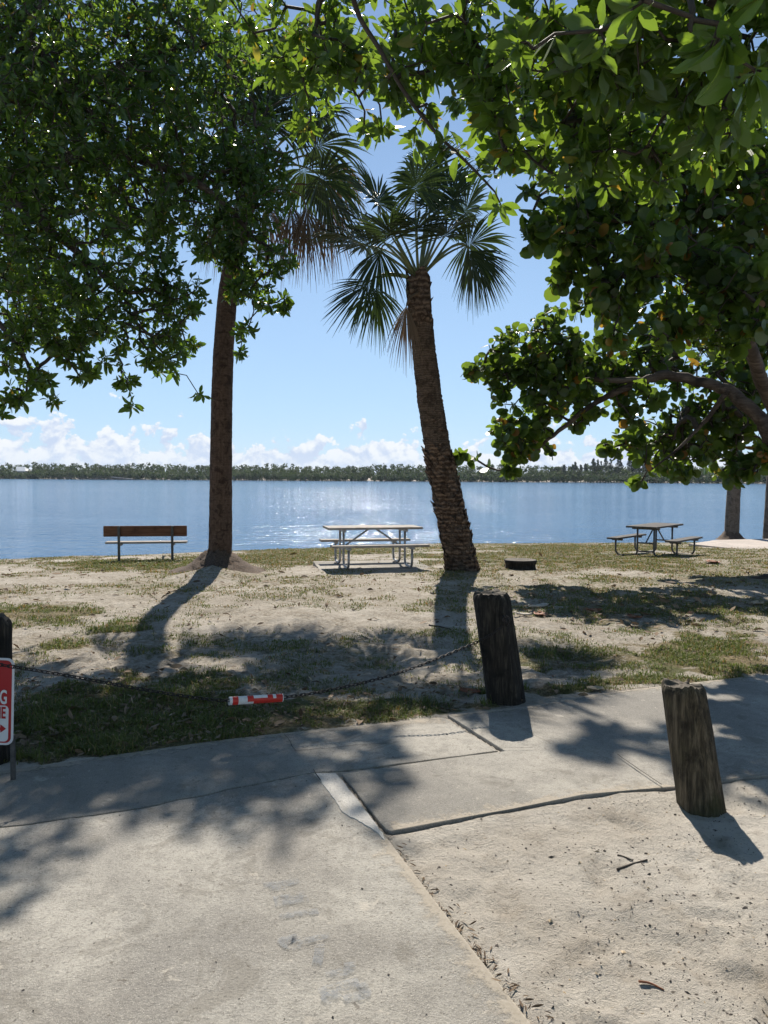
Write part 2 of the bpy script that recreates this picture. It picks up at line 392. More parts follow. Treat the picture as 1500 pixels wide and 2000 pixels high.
MOUNDS = [(gnd(415, 1125, -0.03)[:2], 0.85, 0.20)]
_rp = np.random.default_rng(99)
PRINTS = [(cx, cy, _rp.normal(1.2, 0.8), _rp.uniform(.85, 1.15), _rp.uniform(.007, .019)) for cx, cy in zip(_rp.uniform(-5, 6, 620), np.exp(_rp.uniform(np.log(1.9), np.log(12.5), 620)))]
def sand_bumps(x, y):
    h = (fbm(x * 2.2, y * 2.2, 11, 4) - 0.5) * 0.048
    near = sstep(16, 6, y)
    h = h + near * (fbm(x * 8, y * 8, 21, 4, 0.6) - 0.5) * 0.036
    k = (y > 1.5) & (y < 13) & (np.abs(x) < 7)
    if k.any():
        xk, yk = x[k], y[k]; hk = np.zeros(len(xk))
        for (cx, cy, a, s, dp) in PRINTS:
            b = (np.abs(xk - cx) < .35) & (np.abs(yk - cy) < .35)
            if not b.any(): continue
            u = (xk[b] - cx) * math.cos(a) + (yk[b] - cy) * math.sin(a); v = -(xk[b] - cx) * math.sin(a) + (yk[b] - cy) * math.cos(a)
            r = np.hypot(u / (0.135 * s), v / (0.052 * s)); hk[b] += dp * (-np.exp(-r**4) + 0.55 * np.exp(-((r - 1.25) / 0.25)**2))
        h = h.copy(); h[k] += hk
    # scuffed footprints: sharp little dents
    c = vnoise(x * 6.5, y * 6.5, 31)
    h = h - near * sstep(0.55, 0.8, c) * 0.03 * sstep(0.35, 0.6, vnoise(x * 1.3, y * 1.3, 33))
    return h
def zg(x, y, slabs=True):
    x = np.asarray(x, float); y = np.asarray(y, float)
    z = zbase(x, y)
    fade = sstep(40, 20, y)
    h = sand_bumps(x, y) * fade
    if slabs:
        near = (y < 8)
        d = np.full(x.shape, -1.0)
        if near.any():
            xn, yn = x[near], y[near]
            d[near] = np.maximum(np.maximum(inside_dist(POLY_A, xn, yn), inside_dist(POLY_B, xn, yn)), inside_dist(POLY_D, xn, yn))
        h = h * (0.35 + 0.65 * sstep(0.0, -0.3, d)) - 0.09 * sstep(-0.02, 0.10, d)
        h = h + 0.010 * sstep(-0.25, -0.02, d)
    for (c, r, hh) in MOUNDS:
        rr = np.hypot(x - c[0], y - c[1]) / r
        h = h + hh * np.clip(1 - rr, 0, 1)**1.4
    return z + h

TURF = [  # px, py, rx, ry, strength
    (300, 1104, 190, 13, 1.0), (120, 1090, 90, 5, 0.5), (560, 1092, 150, 16, 0.75), (760, 1122, 190, 10, 0.65), (1100, 1090, 330, 28, 0.62), (620, 1075, 240, 9, 0.75),
    (1150, 1072, 300, 10, 0.75), (90, 1200, 130, 22, 0.6), (250, 1225, 80, 16, 0.8), (130, 1262, 60, 10, 0.7), (600, 1170, 200, 26, 0.38), (420, 1190, 120, 16, 0.35),
    (250, 1400, 420, 75, 0.78), (560, 1390, 260, 42, 0.68), (780, 1385, 130, 26, 0.7), (420, 1330, 120, 26, 0.6), (60, 1440, 170, 50, 0.75),
    (1290, 1190, 260, 42, 0.55), (1130, 1160, 130, 22, 0.5), (1400, 1280, 190, 44, 0.7), (1150, 1285, 200, 26, 0.55), (1080, 1345, 140, 12, 0.7), (1280, 1330, 170, 10, 0.75),
    (1420, 1310, 150, 12, 0.7), (1080, 1120, 160, 14, 0.4), (950, 1380, 60, 10, 0.6), (1420, 1120, 170, 26, 0.5)]
def turf(x, y):
    z = zbase(x, y)
    u, v = proj(np.stack([x, y, z], -1))
    m = np.zeros(x.shape)
    wob = (fbm(x * 1.1, y * 1.1, 41) - 0.5) + 0.9 * (fbm(x * 3.7, y * 3.7, 43, 3) - 0.5)
    for (cx, cy, rx, ry, s) in TURF:
        r = np.hypot((u - cx) / rx, (v - cy) / ry)
        m = np.maximum(m, s * sstep(1.25, 0.55, r + wob * 1.1))
    m = np.maximum(m, 0.42 * sstep(0.36, 0.60, fbm(x * 0.8, y * 0.8, 47)) * (y > 5.3))
    m = np.maximum(m, 0.5 * sstep(10.5, 12.5, y) * sstep(-1.0, 1.5, x) * sstep(0.25, 0.5, fbm(x * 0.9, y * 0.9, 48)))
    # beyond the photographed strip: patchy
    m = np.where((u < -100) | (u > 1600), np.maximum(m, 0.6 * sstep(0.4, 0.6, fbm(x * 0.5, y * 0.5, 51))), m)
    d = shore(x) - y
    m = m * sstep(0.5, 1.3, d)
    bare = np.hypot((u - 700) / 180, (v - 1118) / 14)
    m = m * (0.5 + 0.5 * sstep(0.7, 1.1, bare))
    m = m * (1 - (v > 1560) * 1.0 * ((u > 500)))
    return np.clip(m, 0, 1)

def axis(fine_lo, fine_hi, step, far, growth=1.16, lo_far=None):
    a = list(np.arange(fine_lo, fine_hi, step)); s = step
    while a[-1] < far: s *= growth; a.append(a[-1] + s)
    s = step; b = [fine_lo]; L = far if lo_far is None else lo_far
    while b[-1] > -L: s *= growth; b.append(b[-1] - s)
    return np.array(b[:0:-1] + a)
xs = axis(-3.0, 4.2, 0.027, 2600, 1.055)
ys = [-6.0, -3, 0, 1.0]
while ys[-1] < 9: ys.append(ys[-1] + max(0.025, 0.0062 * ys[-1]))
while ys[-1] < 30: ys.append(ys[-1] + 0.011 * ys[-1])
while ys[-1] < 4000: ys.append(ys[-1] * 1.07)
ys = np.array(ys)
X, Y = np.meshgrid(xs, ys); nx, ny = len(xs), len(ys)
Z = zg(X.ravel(), Y.ravel()).reshape(X.shape)
g = Geo()
ii, jj = np.meshgrid(np.arange(nx - 1), np.arange(ny - 1))
a = (jj * nx + ii).ravel()
g.add(np.stack([X.ravel(), Y.ravel(), Z.ravel()], -1), np.stack([a, a + 1, a + nx + 1, a + nx], -1))
me = g.mesh('ground', M_ground, smooth=True)
at_ = me.attributes.new('turf', 'FLOAT', 'POINT'); at_.data.foreach_set('value', turf(X.ravel(), Y.ravel()).astype(np.float32))
at_ = me.attributes.new('dirt', 'FLOAT', 'POINT'); at_.data.foreach_set('value', (0.85 * sstep(4.6, 6.2, Y.ravel() + 0.25 * X.ravel())).astype(np.float32))
wet = sstep(-0.42, -0.56, Z.ravel()); at_ = me.attributes.new('wet', 'FLOAT', 'POINT'); at_.data.foreach_set('value', (wet * 0.8).astype(np.float32))
tag(obj('ground', me), kind='structure')

g = Geo()
g.add([(-2600, 12, WATER), (2600, 12, WATER), (2600, 960, WATER), (-2600, 960, WATER)], [(0, 1, 2, 3)])
tag(obj('water', g.mesh('water', M_water)), kind='structure')

def slab(P, top, thick, bev=0.012):
    bm = bmesh.new()
    vs = [bm.verts.new((p[0], p[1], top)) for p in P]
    f = bm.faces.new(vs)
    if f.normal.z < 0: f.normal_flip()
    bm.normal_update()
    if f.normal.z < 0: f.normal_flip()
    r = bmesh.ops.extrude_face_region(bm, geom=[f])
    dn = [v for v in r['geom'] if isinstance(v, bmesh.types.BMVert)]
    # extrude moved copy: push the ORIGINAL ring down by moving the new ring up is equivalent
    for v in dn: v.co.z -= 0
    for v in vs: v.co.z -= thick
    te = [e for e in bm.edges if all(abs(v.co.z - top) < 1e-6 for v in e.verts)]
    bmesh.ops.recalc_face_normals(bm, faces=bm.faces[:])
    bmesh.ops.bevel(bm, geom=te, offset=bev, segments=2, affect='EDGES', profile=0.5)
    return bm
def densify(P, step, amp, seed, keep=()):
    out = []
    n = len(P)
    for i in range(n):
        a = P[i]; b = P[(i + 1) % n]; L = np.hypot(*(b - a)); k = max(1, min(160, int(L / step)))
        nrm = np.array([-(b - a)[1], (b - a)[0]]) / (L + 1e-9)
        for j in range(k):
            t = j / k; p = a + (b - a) * t
            w = (fbm(p[0] * 22, p[1] * 22, seed) - 0.5) * amp * 1.6
            out.append(p + nrm * (w if j else 0))
    return np.array(out)
for P, top, mt, sd in ((POLY_A, 0.014, M_conc, 1), (POLY_B, 0.012, M_conc2, 2), (POLY_D, 0.021, M_conc2, 3)):
    g = Geo(); from_bm(g, slab(densify(P, 0.05, 0.006, sd), top, 0.16, 0.006))
    tag(obj('concrete_path', g.mesh('concrete_path', mt)), kind='structure')
# pale mortar patch at the slab corner
pp = pt(0, (613, 1517), (656, 1516), (690, 1558), (722, 1600), (748, 1634), (752, 1650), (738, 1634), (708, 1614), (684, 1603), (668, 1592), (655, 1570), (636, 1545), (624, 1530))
g = Geo(); from_bm(g, slab(densify(pp, 0.02, 0.012, 9), 0.019, 0.02, 0.002))
tag(obj('path_patch', g.mesh('path_patch', M_pale)), kind='structure')
# narrow joints and hairline cracks
def crack(pts, w, z, amp=0.01, seed=0):
    P = np.array([gnd(*p)[:2] for p in pts]); out = []
    for a, b in zip(P[:-1], P[1:]):
        n = max(2, int(np.hypot(*(b - a)) / 0.025))
        for k in range(n): out.append(a + (b - a) * k / n)
    out.append(P[-1]); out = np.array(out)
    d = np.gradient(out, axis=0); nn = unit(np.stack([-d[:, 1], d[:, 0]], -1))
    wob = (fbm(np.arange(len(out)) * 0.35, np.arange(len(out)) * 0 + seed, 3 + seed, 3) - 0.5)[:, None] * amp * 2
    ww = w * (0.5 + fbm(np.arange(len(out)) * 0.5, np.arange(len(out)) * 0 + 7, 13 + seed, 2))[:, None] / 2
    c = out + nn * wob
    V = np.concatenate([np.column_stack([c + nn * ww, np.full(len(c), z)]), np.column_stack([c - nn * ww, np.full(len(c), z)])])
    n = len(c); g = Geo(); g.add(V, [(k, k + n, k + n + 1, k + 1) for k in range(n - 1)])
    tag(obj('path_crack', g.mesh('path_crack', M_dirt)), kind='structure')
crack([(1205, 1484), (1250, 1516), (1292, 1545)], 0.006, 0.035, 0.003, 1)
crack([(575, 1471), (640, 1466), (700, 1459), (760, 1456)], 0.004, 0.016, 0.008, 2)
crack([(556, 1438), (568, 1455), (577, 1472)], 0.003, 0.016, 0.006, 3)
crack([(612, 1510), (618, 1520), (627, 1532)], 0.006, 0.022, 0.004, 4)
crack([(985, 1471), (1012, 1472), (1040, 1471)], 0.004, 0.035, 0.003, 5)

# faded painted strokes on the front slab
n = NT('faded_blue_grey_paint'); v = n.co()
k = n.noise(v, 26, 6, 0.8)
tr = n.n('BsdfTransparent').outputs[0]
pn = n.pbr((0.25, 0.265, 0.285), 0.9, spec=0.2)
M_paint = n.fin(n.n('MixShader', {0: n.math('MULTIPLY', n.sst(k, 0.40, 0.60), 0.42), 1: tr, 2: pn}).outputs[0])
g = Geo()
def stroke(pts, w):
    Q = [gnd(480 + a / 5.357, 1680 + b / 5.357, 0.016) for a, b in pts]
    Q = smooth_path(np.array(Q), 6); d = np.gradient(Q, axis=0); nn = unit(np.stack([-d[:, 1], d[:, 0], 0 * d[:, 0]], -1))
    Q = Q + [0, 0, 0.002 + 0.0004 * len(g.v)]
    n_ = len(Q); wv = (w / 2 * (0.75 + 0.5 * fbm(np.arange(n_) * 0.7, np.zeros(n_), 5)))[:, None]
    g.add(np.concatenate([Q + nn * wv, Q - nn * wv]), [(i, i + 1, i + 1 + n_, i + n_) for i in range(n_ - 1)])
for pts, w in (([(185, 270), (380, 250), (560, 215)], 0.03), ([(250, 320), (420, 290)], 0.018), ([(300, 440), (480, 410), (640, 380)], 0.05), ([(350, 600), (560, 565), (760, 540)], 0.025),
               ([(430, 800), (470, 870), (560, 860)], 0.05), ([(560, 870), (720, 830), (880, 790)], 0.022), ([(775, 890), (765, 1000), (740, 1110)], 0.022), ([(840, 1215), (980, 1190), (1090, 1150), (1080, 1080)], 0.026),
               ([(770, 1400), (980, 1340), (1190, 1290)], 0.03), ([(820, 1520), (880, 1440), (980, 1400)], 0.026), ([(1030, 1480), (1140, 1445), (1250, 1410), (1200, 1300)], 0.026)):
    stroke(pts, w * 1.5)
tag(obj('painted_marking', g.mesh('painted_marking', M_paint)), kind='structure')

# sand drifted over the slab edges
n = NT('drifted_sand'); v = n.co()
k = n.math('ADD', n.attr('rnd'), n.math('MULTIPLY', n.math('SUBTRACT', n.noise(v, 13, 7, 0.75), 0.5), 1.9))
M_drift = n.fin(n.n('MixShader', {0: n.math('MULTIPLY', n.sst(k, 0.46, 0.82), 0.6), 1: n.n('BsdfTransparent').outputs[0], 2: n.pbr(n.mix(n.noise(v, 70, 4, 0.7), (0.30, 0.25, 0.19), (0.66, 0.59, 0.49)), 0.95, spec=0.15)}).outputs[0])
def drift(pxs, inward, z, wd):
    P = np.array([gnd(*p)[:2] for p in pxs]); out = []
    for a, b in zip(P[:-1], P[1:]):
        m = max(2, int(np.hypot(*(b - a)) / 0.06)); out += [a + (b - a) * i / m for i in range(m)]
    out = np.array(out + [P[-1]]); d = unit(np.gradient(out, axis=0)); nn = np.stack([-d[:, 1], d[:, 0]], -1) * inward
    cols = [0.006, 0.25, 0.6, 1.0]; V = np.concatenate([np.column_stack([out + nn * (c * wd), np.full(len(out), z)]) for c in cols]); m = len(out)
    g = Geo(); g.add(V, [(c * m + i, c * m + i + 1, (c + 1) * m + i + 1, (c + 1) * m + i) for c in range(3) for i in range(m - 1)], None, 0, np.repeat([0.95, 0.55, 0.3, 0.0], m))
    tag(obj('drifted_sand', g.mesh('drifted_sand', M_drift)), kind='structure')
drift([(757, 1645), (905, 1840), (1030, 2000), (1150, 2155)], -1, 0.0165, 0.22)
drift([(770, 1631), (870, 1612), (1000, 1589), (1140, 1560), (1320, 1544), (1500, 1519)], 1, 0.0235, 0.20)
drift([(0, 1510), (200, 1482), (450, 1447), (570, 1434), (660, 1425), (750, 1416), (860, 1405)], -1, 0.0145, 0.30)
drift([(880, 1402), (1030, 1386), (1160, 1362), (1290, 1346), (1500, 1322)], -1, 0.0235, 0.22)
# picnic pads and the lakeside path
def pad(pxs, z, thick=0.1, mt=None, name='table_pad'):
    P = np.array([gnd(px, py, z)[:2] for px, py in pxs])
    g = Geo(); from_bm(g, slab(densify(P, 0.2, 0.02, 4), z, thick, 0.008)); tag(obj(name, g.mesh(name, mt or M_conc2)), kind='structure')
ZT1 = -0.035; ZT2 = -0.185
# ------------------------------------------------------------------ world
SUN_EL, SUN_AZ = R(44), R(-2.0)      # ahead of the camera, slightly left
w = bpy.data.worlds.new('World'); sc.world = w; w.use_nodes = True
class WT(NT):
    def __init__(s): s.t = w.node_tree; s.t.nodes.clear(); s.out = s.t.nodes.new('ShaderNodeOutputWorld')
n = WT()
sky = n.n('TexSky', sky_type='NISHITA'); sky.sun_disc = False
sky.sun_elevation = SUN_EL; sky.sun_rotation = SUN_AZ; sky.altitude = 0; sky.air_density = 1.0; sky.dust_density = 0.1; sky.ozone_density = 3.0
SKY_STRENGTH = 0.060
tc = n.n('TexCoord').outputs['Generated']
sp = n.n('SeparateXYZ', {0: tc}); az = n.math('ARCTAN2', sp.outputs[0], sp.outputs[1]); el = sp.outputs[2]
def uv(fx, fy, ox=0.0, oy=0.0):
    return n.n('CombineXYZ', {0: n.math('MULTIPLY_ADD', az, fx, ox), 1: n.math('MULTIPLY_ADD', el, fy, oy), 2: 0.37}).outputs[0]
FX, FY = 31.0, 38.0
f0 = n.noise(uv(FX, FY), 1.0, 9, 0.58, 0.12)
f1 = n.noise(uv(FX, FY, 0.05, 0.22), 1.0, 6, 0.5, 0.35)
env = n.noise(uv(5.5, 0.0, 2.2, 1.0), 1.0, 2, 0.5)
top = n.math('MULTIPLY_ADD', env, 0.085, 0.006)            # cloud-top elevation per bearing
rel = n.math('DIVIDE', el, top)
thr = n.math('MULTIPLY_ADD', rel, 0.30, 0.22)
dens = n.sst(n.math('SUBTRACT', f0, thr), -0.012, 0.035)
low = n.sst(el, -0.004, 0.012)
shade = n.sst(n.math('SUBTRACT', f0, f1), -0.10, 0.09)
ccol = n.mix(shade, (0.60, 0.70, 0.90), (0.95, 0.97, 1.0))
ccol = n.mix(n.math('MULTIPLY', n.sst(el, 0.045, 0.0), 0.55), ccol, (0.70, 0.80, 0.95))
hz = n.math('MULTIPLY', n.sst(el, 0.75, 0.0), 0.62)
skyb = n.n('Background', {'Color': n.mix(1.0, sky.outputs[0], (0.88, 0.98, 1.06), 'MULTIPLY'), 'Strength': SKY_STRENGTH}).outputs[0]
hzb = n.n('Background', {'Color': (0.48, 0.68, 0.96, 1), 'Strength': 0.76}).outputs[0]
clb = n.n('Background', {'Color': ccol, 'Strength': 0.68}).outputs[0]
s1 = n.n('MixShader', {0: hz, 1: skyb, 2: hzb}).outputs[0]
s2 = n.n('MixShader', {0: n.math('MULTIPLY', dens, 0.9), 1: s1, 2: clb}).outputs[0]
n.t.links.new(s2, n.out.inputs['Surface'])

hz_m = bpy.data.materials.new('thin_air_haze'); hz_m.use_nodes = True; ht = hz_m.node_tree; ht.nodes.clear()
ho = ht.nodes.new('ShaderNodeOutputMaterial'); hv = ht.nodes.new('ShaderNodeVolumePrincipled'); hv.inputs['Color'].default_value = (0.78, 0.88, 1, 1); hv.inputs['Density'].default_value = 0.00011; hv.inputs['Anisotropy'].default_value = 0.2
ht.links.new(hv.outputs[0], ho.inputs['Volume'])
g = Geo(); hx, hy0, hy1, h0, h1 = 4200, -40, 6200, -5.6, 19.0
g.add([(-hx, hy0, h0), (hx, hy0, h0), (hx, hy1, h0), (-hx, hy1, h0), (-hx, hy0, h1), (hx, hy0, h1), (hx, hy1, h1), (-hx, hy1, h1)], [(0, 3, 2, 1), (4, 5, 6, 7), (0, 1, 5, 4), (1, 2, 6, 5), (2, 3, 7, 6), (3, 0, 4, 7)])
tag(obj('haze', g.mesh('haze', hz_m)), kind='stuff')
sun = bpy.data.lights.new('sun', 'SUN'); sun.energy = 5.0; sun.angle = R(0.53); sun.color = (1.0, 0.935, 0.835)
so = bpy.data.objects.new('sun', sun); COL.objects.link(so)
sd = Vector((math.sin(SUN_AZ) * math.cos(SUN_EL), math.cos(SUN_AZ) * math.cos(SUN_EL), math.sin(SUN_EL)))
so.rotation_euler = sd.to_track_quat('Z', 'Y').to_euler()
so.location = (sd * 60)
sc.view_settings.view_transform = 'Standard'; sc.view_settings.look = 'None'; sc.view_settings.gamma = 1; sc.view_settings.exposure = 0.58
cy = sc.cycles; cy.max_bounces = 8; cy.diffuse_bounces = 4; cy.glossy_bounces = 3; cy.transmission_bounces = 4; cy.transparent_max_bounces = 8
cy.use_denoising = True; cy.caustics_reflective = False; cy.caustics_refractive = False; cy.sample_clamp_indirect = 4
# ================================================================== vegetation
def leaf_template(kind):
    if kind == 'oval':
        st = [(0.0, 0.03), (0.22, 0.34), (0.5, 0.5), (0.78, 0.36), (1.0, 0.02)]
    else:
        st = [(0.0, 0.30), (0.2, 0.78), (0.5, 1.0), (0.8, 0.80), (1.0, 0.34)]
    v = []; q = []
    for i, (t, w) in enumerate(st):
        zc = -0.10 * (t - 0.4)**2 * 2
        v += [(-w / 2, t, zc + 0.22 * w * 0.35), (0, t, zc), (w / 2, t, zc + 0.22 * w * 0.35)]
    for i in range(len(st) - 1):
        a = i * 3; q += [(a, a + 1, a + 4, a + 3), (a + 1, a + 2, a + 5, a + 4)]
    return np.array(v), np.array(q)
TPL = {k: leaf_template(k) for k in ('oval', 'round')}
def add_leaves(g, kind, pos, L, N, size, aspect, rnd, m=0):
    T, Q = TPL[kind]
    L = unit(L); W = unit(np.cross(L, N)); N = np.cross(W, L)
    s = size[:, None, None]
    curl = -0.4 + rng.random(len(pos))[:, None, None] * 3.0
    V = pos[:, None] + s * (aspect * T[None, :, 0:1] * W[:, None] + T[None, :, 1:2] * L[:, None] + curl * T[None, :, 2:3] * N[:, None])
    k = len(T)
    QQ = (Q[None] + (np.arange(len(pos)) * k)[:, None, None]).reshape(-1, 4)
    g.add(V.reshape(-1, 3), QQ, None, m, np.repeat(rnd, k))

def blob_points(blobs, dens):
    """points in ellipsoidal foliage masses; blob = (px, py, depth, radius_px[, depth radius])"""
    out = []
    for b in blobs:
        px, py, Yd, r = b[:4]; rm = r * Yd / F; rd = b[4] if len(b) > 4 else max(0.5, rm * 0.9)
        nn = int(dens * (r * r) * 1.0) + 2
        def ball(k): q = rng.normal(size=(k, 3)); return q / np.linalg.norm(q, axis=1)[:, None] * (rng.random(k)[:, None]**0.42)
        ns = max(1, nn // 7); sc0 = ball(ns)            # sprays: twigs gather into sub-clumps with gaps between
        p = sc0[rng.integers(0, ns, nn)] + ball(nn) * 0.36
        out.append(at(px, py, Yd) + p * [rm, rd, rm])
    return np.concatenate(out)

def build_tree(name, label, cat, base, trunk_paths, clusters, leafkind, leafsize, aspect, mat_leaf, mat_trunk, seed, nleaf=(5, 9), droop=0.1, twig_r=0.0035, extra=None, spread=1.0, upright=0.5, along=0.5, far=None):
    global rng
    rng = np.random.default_rng(seed)
    root = thing(name, label, cat, base)
    gt = Geo(); nodes = []
    for P, r0, r1 in trunk_paths:
        S = smooth_path(P, 12); k = len(S)
        rr = r0 + (r1 - r0) * np.linspace(0, 1, k)**0.8
        S = S + np.stack([(fbm(np.arange(k) * 0.21, np.zeros(k), seed + j) - 0.5) * rr * 1.6 for j in range(3)], -1)
        rr = rr * (0.88 + 0.24 * fbm(np.arange(k) * 0.5, np.zeros(k) + 3, seed + 9))
        tube(gt, S, rr, 10)
        nodes += [S[i] for i in range(len(S))]
    part('trunk', gt, mat_trunk, root, True)
    limb_n = len(nodes)
    NP = np.array(nodes); D = ((clusters[:, None] - NP[None, ::3])**2).sum(-1).min(1)
    order = np.argsort(D)
    cap = limb_n + len(clusters) * 8
    P = np.zeros((cap, 3)); P[:limb_n] = NP; par = np.full(cap, -1); n_ = limb_n
    ends = []; edirs = []; alongp = []; alongd = []
    paths = []
    for ci in order:
        c = clusters[ci]
        d2 = ((P[:n_] - c)**2).sum(1)
        i = int(np.argmin(d2)); L = math.sqrt(d2[i])
        if L < 0.03: continue
        k = int(np.clip(math.ceil(L / 0.22), 1, 7))
        ids = [i]; a = P[i].copy()
        jit = rng.normal(size=3) * 0.10 * L
        for s in range(1, k + 1):
            t = s / k
            q = a + (c - a) * t + jit * math.sin(math.pi * t) - np.array([0, 0, droop * L * math.sin(math.pi * t)]) * -1
            P[n_] = q; par[n_] = ids[-1]; ids.append(n_); n_ += 1
        paths.append(ids)
        dd = unit(P[ids[-1]] - P[ids[-2]])
        ends.append(P[ids[-1]]); edirs.append(dd)
        for s in ids[1:-1]:
            alongp.append(P[s]); alongd.append(dd)
    # pipe model radii
    cnt = np.zeros(n_); 
    for ids in paths: cnt[ids[-1]] += 1
    for i in range(n_ - 1, limb_n - 1, -1): cnt[par[i]] += cnt[i]
    gb = Geo()
    for ids in paths:
        pp = P[ids]; rr = twig_r * np.maximum(cnt[ids], 1)**0.42
        rr[0] = min(rr[0], rr[1] * 1.15) if len(rr) > 1 else rr[0]
        tube(gb, pp, rr, 4, cap=False)
    part('branches', gb, M_twig, root, True)
    # leaves: rosettes at twig ends, some along the twigs
    ends = np.array(ends); edirs = np.array(edirs)
    m = rng.integers(nleaf[0], nleaf[1] + 1, len(ends))
    pos = np.repeat(ends, m, 0); dr = np.repeat(edirs, m, 0)
    if len(alongp) and along > 0:
        ap = np.array(alongp); ad = np.array(alongd); k = rng.random(len(ap)) < along
        ap = np.repeat(ap[k], 3, 0); ad = np.repeat(ad[k], 3, 0)
        pos = np.concatenate([pos, ap]); dr = np.concatenate([dr, ad])
    N_ = len(pos)
    rad = unit(rng.normal(size=(N_, 3))); rad = unit(rad - dr * (rad * dr).sum(1)[:, None])
    L = unit(dr * rng.uniform(0.05, 0.9, N_)[:, None] + rad * spread + np.array([0, 0, -0.12]))
    NN = unit(dr * 0.7 + np.array([0, 0, upright]) + rng.normal(size=(N_, 3)) * 0.45)
    size = leafsize * np.clip(rng.lognormal(-0.12, 0.30, N_), 0.4, 1.6)
    pos = pos + dr * rng.uniform(-0.5, 0.2, N_)[:, None] * leafsize * 0.6 + L * leafsize * 0.12
    gl = Geo(); add_leaves(gl, leafkind, pos, L, NN, size, aspect, rng.random(N_))
    if far is not None:
        fp, fs = far; k = len(fp)
        add_leaves(gl, leafkind, fp, rng.normal(size=(k, 3)) + [0, 0, -.2], rng.normal(size=(k, 3)) * .6 + [0, 0, 1], fs * rng.uniform(.6, 1.2, k), aspect, rng.random(k))
    part('crown', gl, mat_leaf, root, False)
    return root, N_

# ---------------- left tree: oval leaves in rosettes
LT = [(60, 90, 9.3, 190), (230, 70, 9.6, 170), (100, 280, 9.2, 190), (270, 250, 9.4, 150), (60, 470, 9.2, 170), (215, 440, 9.4, 170), (340, 400, 9.6, 105),
      (110, 610, 9.0, 120), (240, 590, 9.0, 110), (325, 560, 9.2, 75), (30, 690, 8.8, 80), (180, 690, 9.0, 70), (290, 680, 9.0, 50), (390, 170, 9.8, 120), (420, 330, 10.2, 110),
      (330, 110, 10, 120), (0, 200, 10.5, 180), (150, 160, 11, 200), (130, 420, 11, 190), (300, 350, 10.8, 140), (60, 560, 10.6, 140), (390, 60, 10.4, 110), (-120, 420, 9.6, 200), (-120, 150, 9.6, 200), (-150, 650, 9.4, 130)]
LT2 = [(455, 400, 10.4, 95), (500, 480, 10.4, 75), (430, 470, 10.3, 60), (520, 560, 10.4, 48), (560, 610, 10.4, 26), (470, 570, 10.3, 45), (475, 640, 10.2, 26), (470, 690, 10.2, 18), (520, 360, 10.6, 70), (500, 270, 11.0, 80)]
LT3 = [(40, 770, 8.8, 30), (95, 745, 8.8, 32), (125, 790, 8.8, 12), (20, 805, 8.8, 14), (230, 745, 9.0, 24), (270, 790, 9.0, 12), (350, 640, 9.2, 36), (345, 735, 9.1, 14), (392, 770, 9.1, 9), (370, 700, 9.2, 14), (150, 740, 8.9, 24), (375, 610, 9.3, 20)]
LT4 = [(520, 70, 14.4, 75, .6), (450, 130, 13.2, 80, .6), (560, 150, 13, 65, .6), (480, 210, 12.2, 75, .6), (420, 250, 11.4, 70, .6), (600, 210, 12, 45, .6)]
LTX = [(-300, -120, 10.5, 260), (60, -160, 10.5, 230), (350, -170, 11, 200), (-400, 250, 10, 240), (-150, -260, 11, 200)]
cl = np.concatenate([blob_points(LT, 0.0112), blob_points(LT2, 0.021), blob_points(LT3, 0.024), blob_points(LTX, 0.0026), blob_points(LT4, 0.006)])
tb = np.array([-6.4, 10.4, 0.0])
lt_paths = [([tb + [0, 0, -0.2], tb + [0.1, 0, 1.2], tb + [0.4, -0.1, 2.6], at(-120, 420, 10.2)], 0.27, 0.15),
            ([at(-120, 420, 10.2), at(0, 200, 9.9), at(60, 30, 9.7), at(90, -200, 10.2)], 0.15, 0.05),
            ([at(-120, 420, 10.2), at(60, 330, 9.8), at(210, 300, 9.6), at(330, 330, 9.8), at(440, 400, 10.3), at(500, 470, 10.4)], 0.12, 0.02),
            ([at(-60, 340, 10.0), at(60, 420, 9.4), at(180, 520, 9.2), at(270, 610, 9.1)], 0.09, 0.015),
            ([at(-120, 420, 10.2), at(-60, 560, 9.5), at(20, 660, 9.0), at(70, 730, 8.9)], 0.08, 0.012),
            ([at(0, 20, 9.6), at(70, 80, 9.5), at(150, 190, 9.4), at(215, 260, 9.4), at(270, 350, 9.5)], 0.06, 0.02),
            ([at(0, 200, 9.9), at(150, 170, 9.8), at(290, 110, 10), at(400, 90, 10.2), at(480, 180, 10.5)], 0.08, 0.02),
            ([at(60, 30, 9.7), at(200, -120, 10.4), at(300, -190, 10.9), at(380, -230, 12.2), at(470, -60, 13.8)], 0.07, 0.02)]
_, k1 = build_tree('leafy_tree', 'dense dark tree with small oval leaves filling the upper left, overhanging the grass', 'tree', tb, lt_paths, cl, 'oval', 0.100, 0.80, M_leafL, M_limb, 21, (5, 9), 0.06, far=(np.array([-1.5, 13.4, 8.7]) + np.clip(rng.normal(size=(1700, 3)), -1.6, 1.6) * [0.75, 0.45, 0.2], 0.2))

